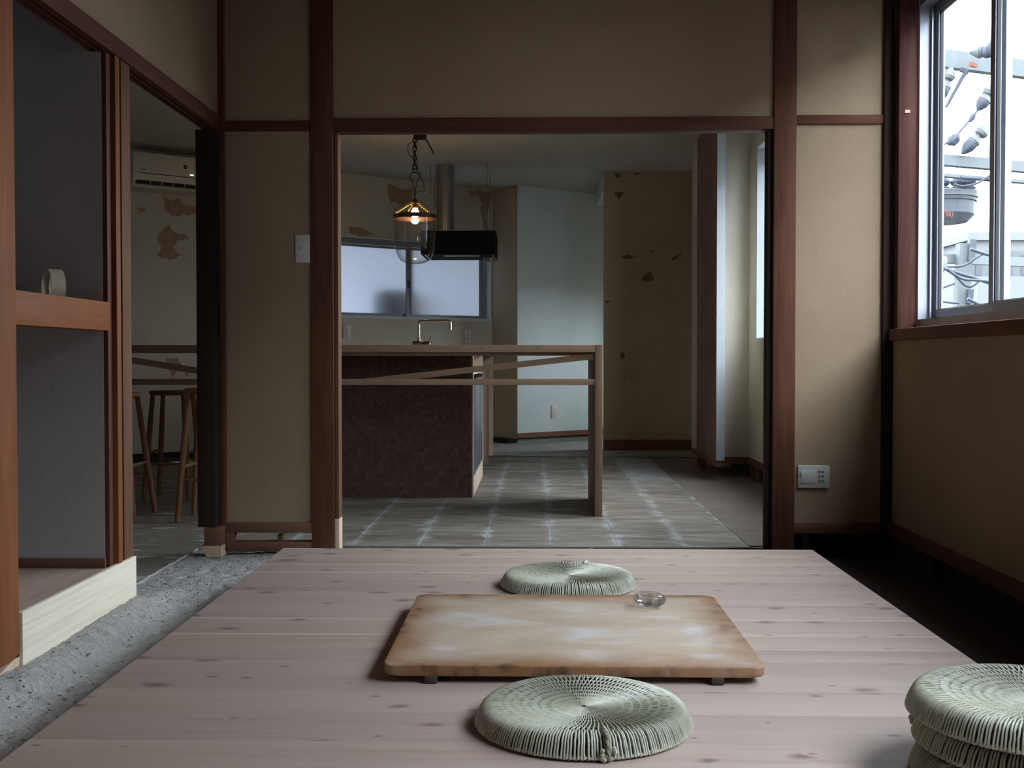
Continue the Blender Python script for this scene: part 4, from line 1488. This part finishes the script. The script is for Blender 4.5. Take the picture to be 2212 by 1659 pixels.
M['facade'] = flat('white_facade', (0.092, 0.100, 0.105), 0.8)
M['facade_line'] = flat('facade_shadow', (0.058, 0.066, 0.073), 0.8)
M['orange_paint'] = flat('orange_paint', (0.16, 0.045, 0.022), 0.7)

Yp = 9.0
po = empty('power_pole', at(2240, 900, Yp), 'near utility pole frame with pale zinc cross arms outside the window', 'utility pole')
po.location.z = -3.5
adir = Vector((2.31, 1.0, 0)).normalized()
for nm, px, py, hh in (('cross_arm', 2022, 118, 0.085), ('cross_arm', 2022, 137, 0.055), ('cross_arm', 2022, 345, 0.085), ('cross_arm', 2022, 378, 0.025)):
    a = at(px, py, Yp)
    MB().bar(a - adir * 0.8, a + adir * 1.6, 0.075, hh).build(nm, M['arm'], po)
a = at(2152, 150, Yp + 0.2); b_ = at(2140, 352, Yp + 0.2)
MB().bar(a, b_, 0.05, 0.05, up=Vector((0, 1, 0))).build('upright_brace', M['arm'], po)
pcx = at(2330, 700, 9.6)
MB().tube([(pcx.x, pcx.y, -3.5), (pcx.x, pcx.y, 6.0)], 0.15, 16).build('pole', M['pole'], po, True)
MB().bar(at(2140, 352, Yp + 0.2), at(2160, 352, Yp + 0.2), 0.03, 0.03).build('arm_plate', M['orange_paint'], po)
MB().bar(at(2098, 140, Yp), at(2106, 140, Yp - 0.02), 0.09, 0.03).build('arm_plate', M['orange_paint'], po)
MB().tube([at(2090, 152, Yp), at(2080, 165, Yp), at(2044, 231, Yp)], [0.02, 0.016, 0.012], 8).build('drop_bar', M['sleeve'], po, True)
MB().bar(at(2075, 150, Yp), at(2092, 156, Yp), 0.03, 0.03).build('bar_clamp', M['sleeve'], po)


def insulator(name, p, q, label, sheds=2, sleeve=True):
    """string of porcelain bells from p to q ending in a dark sleeve"""
    p = Vector(p); q = Vector(q)
    d = q - p
    e = empty(name, p, label, 'insulator')
    L = d.length
    rot = d.to_track_quat('Z', 'Y').to_matrix()
    for k in range(sheds):
        m = MB()
        z0 = L * (0.06 + k * 0.30)
        m.lathe([(0, z0), (0.018, z0), (0.03, z0 + 0.02), (0.052, z0 + 0.055), (0.056, z0 + 0.075), (0.05, z0 + 0.08), (0.05, z0 + 0.09), (0.042, z0 + 0.098), (0, z0 + 0.10)], (0, 0, 0), 18)
        for v in m.b.verts:
            v.co = rot @ v.co + p
        m.build('porcelain_bell', M['porcelain'], e, True)
    if sleeve:
        m = MB()
        z0 = L * 0.60
        m.lathe([(0, z0), (0.045, z0), (0.052, z0 + 0.03), (0.048, L * 0.8), (0.03, L * 0.92), (0.012, L), (0, L)], (0, 0, 0), 14)
        for v in m.b.verts:
            v.co = rot @ v.co + p
        m.build('sleeve', M['sleeve'], e, True)
    return e


insulator('line_insulator', at(2057, 142, Yp), at(2027, 220, Yp), 'bluish insulator hanging left under the upper cross arm')
insulator('line_insulator', at(2150, 180, Yp), at(2112, 238, Yp), 'insulator with dark sleeve beside the upright brace')
insulator('line_insulator', at(2137, 268, Yp), at(2078, 332, Yp), 'insulator slanting down to the lower cross arm')
ci = insulator('line_insulator', at(2092, 112, Yp - 0.1), at(2165, 108, Yp - 0.25), 'insulator lying on the upper cross arm with a dark clamp', 1, True)
m = MB().ball(at(2150, 103, Yp - 0.25), 0.07, 2, (1, 1, 1.1)).ball(at(2133, 112, Yp - 0.2), 0.05, 2)
m.build('clamp', M['sleeve'], ci, True)
MB().tube([at(2144, 82, Yp - 0.25), at(2150, 64, Yp - 0.25)], [0.006, 0.018], 8).build('clamp_tip', M['sleeve'], ci, True)


def cable(pts, r, label, Y=Yp, cat='cable', n=6, name='overhead_cable'):
    P = [at(x, y, Y) for x, y in pts]
    out = []
    for i in range(len(P) - 1):
        a, b, c, d = P[max(0, i - 1)], P[i], P[i + 1], P[min(len(P) - 1, i + 2)]
        for q in range(n):
            t = q / n
            out.append(0.5 * ((2 * b) + (c - a) * t + (2 * a - 5 * b + 4 * c - d) * t * t + (3 * b - a - 3 * c + d) * t ** 3))
    out.append(P[-1])
    o = MB().tube(out, r, 8).build(name, M['sleeve'], None, True)
    tag(o, label, cat)
    return o


c1 = cable([(2112, 238), (2100, 253), (2068, 290), (2040, 312), (2005, 326)], 0.008, 'thin wire with two sleeves running down left between the cross arms')
MB().tube([at(2106, 246, Yp), at(2100, 254, Yp), at(2094, 263, Yp)], [0.012, 0.025, 0.012], 8).build('joint_sleeve', M['sleeve'], c1, True)
MB().tube([at(2070, 290, Yp), at(2064, 298, Yp), at(2055, 306, Yp), at(2047, 311, Yp)], [0.015, 0.045, 0.045, 0.015], 8).build('joint_sleeve', M['sleeve'], c1, True)
cable([(2170, 358), (2140, 378), (2110, 396), (2080, 402), (2062, 398)], 0.009, 'pale loop of wire dropping from the arm to the transformer', Yp - 0.2)
cable([(2170, 390), (2130, 387), (2100, 386), (2075, 384)], 0.014, 'thick wire leading right from the transformer bushings')

# pole transformer
YT = Yp + 0.5
tr = empty('transformer', at(2022, 481, YT), 'blue grey pole transformer hanging outside the window', 'transformer')
tc_ = at(2022, 450, YT)
tcx, tcy = tc_.x, tc_.y
m = MB()
zt = at(2022, 424, YT).z
zb = at(2022, 482, YT).z
m.lathe([(0, zt), (0.31, zt), (0.305, zb + 0.06), (0.25, zb), (0, zb)], (tcx, tcy, 0), 28)
m.build('tank', M['tank'], tr, True)
MB().lathe([(0, zt + 0.03), (0.27, zt + 0.028), (0.325, zt + 0.018), (0.33, zt - 0.03), (0.31, zt - 0.032)], (tcx, tcy, 0), 28).build('lid', M['arm'], tr, True)
MB().lathe([(0.306, zt - 0.06), (0.322, zt - 0.06), (0.322, zt - 0.035), (0.306, zt - 0.035)], (tcx, tcy, 0), 28).build('tank_band', M['tank_dark'], tr, True)
for px in (2036, 2068, 2093):
    p = at(px, 417, YT)
    m = MB().lathe([(0, 0), (0.062, 0), (0.066, 0.02), (0.05, 0.03), (0.058, 0.045), (0.04, 0.055), (0, 0.055)], (0, 0, 0), 16)
    for v in m.b.verts:
        v.co = v.co + p
    m.build('bushing', M['porcelain'], tr, True)
    MB().ball(p + Vector((0, 0, 0.09)), 0.055, 2, (1.15, 1, 0.75)).build('bushing_cap', M['sleeve'], tr, True)
mk = bpy.data.curves.new('painted_mark', 'FONT')
mk.body = '(個)'
mk.size = 0.06
mk.extrude = 0.001
mk.materials.append(M['orange_paint'])
tmp = bpy.data.objects.new('tmp', mk)
COL.objects.link(tmp)
bpy.context.view_layer.update()
mm_ = bpy.data.meshes.new_from_object(tmp.evaluated_get(bpy.context.evaluated_depsgraph_get()))
bpy.data.objects.remove(tmp)
mo = bpy.data.objects.new('painted_mark', mm_)
COL.objects.link(mo)
pm = at(2037, 466, YT - 0.325)
mo.parent = tr
mo.location = pm - Vector(tr.location)
mo.rotation_euler = (R(90), 0, R(18))

# farther pole with its arm and bundle of wires
Yq = 16.0
fp = empty('far_pole', at(2076, 900, Yq), 'farther pale square pole behind the wires low in the window', 'utility pole')
fp.location.z = -3.5
a = at(2084, 527, Yq)
b_ = at(2072, 720, Yq)
bb = b_ + (b_ - a) * 3
MB().bar(a, Vector((bb.x, bb.y, -3.5)), 0.19, 0.17, up=Vector((0, 1, 0))).build('pole', M['pole'], fp)
aa = at(2022, 558, Yq)
MB().bar(aa - adir * 0.5, aa + adir * 2.2 + Vector((0, 0, 0)), 0.10, 0.13).build('cross_arm', M['arm'], fp)
MB().bar(at(2091, 540, Yq - 0.1), at(2105, 541, Yq - 0.1), 0.10, 0.30).build('pole_bracket', M['tank_dark'], fp)
MB().bar(at(2088, 640, Yq - 0.1), at(2100, 641, Yq - 0.1), 0.10, 0.20).build('pole_bracket', M['tank_dark'], fp)
for i, (pts, r, lab) in enumerate((
        ([(2005, 576), (2040, 576), (2080, 574), (2110, 556), (2130, 548), (2165, 557)], 0.016, 'dark wire rising to the right across the far pole'),
        ([(2036, 577), (2070, 590), (2110, 602), (2140, 612), (2165, 620)], 0.024, 'thick dark bundle of wires falling right behind the pole'),
        ([(2036, 577), (2062, 594), (2085, 616), (2100, 618), (2115, 606)], 0.018, 'sagging wire loop below the thick bundle'),
        ([(2045, 580), (2078, 602), (2120, 606), (2165, 612)], 0.018, 'wire just under the thick bundle'),
        ([(2005, 632), (2030, 624), (2062, 612)], 0.014, 'short wire at the left above the white building'),
        ([(2005, 645), (2040, 652), (2072, 655)], 0.014, 'low wire at the left of the far pole'),
        ([(2096, 538), (2130, 549), (2165, 558)], 0.02, 'thick wire leaving the top of the far pole'),
        ([(2090, 645), (2110, 655), (2130, 662)], 0.02, 'dark wire low on the far pole'))):
    cable(pts, r, lab, Yq - 0.5 - 0.22 * i, n=5)
MB().tube([at(2020, 570, Yq - 0.3), at(2038, 574, Yq - 0.3)], 0.13, 10).build('splice_box', M['arm'], fp, True)

# apartment blocks in the distance
def block(px0, px1, py0, Y, label, floors, cols):
    a = at(px0, py0, Y); b = at(px1, py0, Y)
    e = empty('apartment_building', ((a.x + b.x) / 2, Y + 3, -3.5), label, 'building')
    box('wall', a.x, b.x, Y, Y + 6, -3.5, a.z, M['facade'], e)
    h = (a.z - 1.0) / floors if floors else 1
    for k in range(floors):
        z = a.z - 0.9 - k * 2.6
        box('balcony', a.x - 0.1, b.x + 0.1, Y - 0.9, Y, z - 1.5, z - 0.5, M['facade'], e)
        box('balcony_shade', a.x, b.x, Y - 0.05, Y - 0.001, z - 0.5, z + 0.5, M['facade_line'], e)
        for c in range(cols):
            x = a.x + (b.x - a.x) * (c + 0.25) / cols
            box('window', x, x + (b.x - a.x) * 0.4 / cols, Y - 0.08, Y - 0.051, z - 0.4, z + 0.35, M['tank_dark'], e)
    box('roof', a.x - 0.2, b.x + 0.2, Y - 0.2, Y + 6.2, a.z, a.z + 0.3, M['facade'], e)
    return e


block(2098, 2230, 520, 42.0, 'white apartment block with balconies low in the window, right of the far pole', 4, 4)
block(1985, 2090, 590, 55.0, 'white lower building low in the window, left of the far pole', 4, 5)
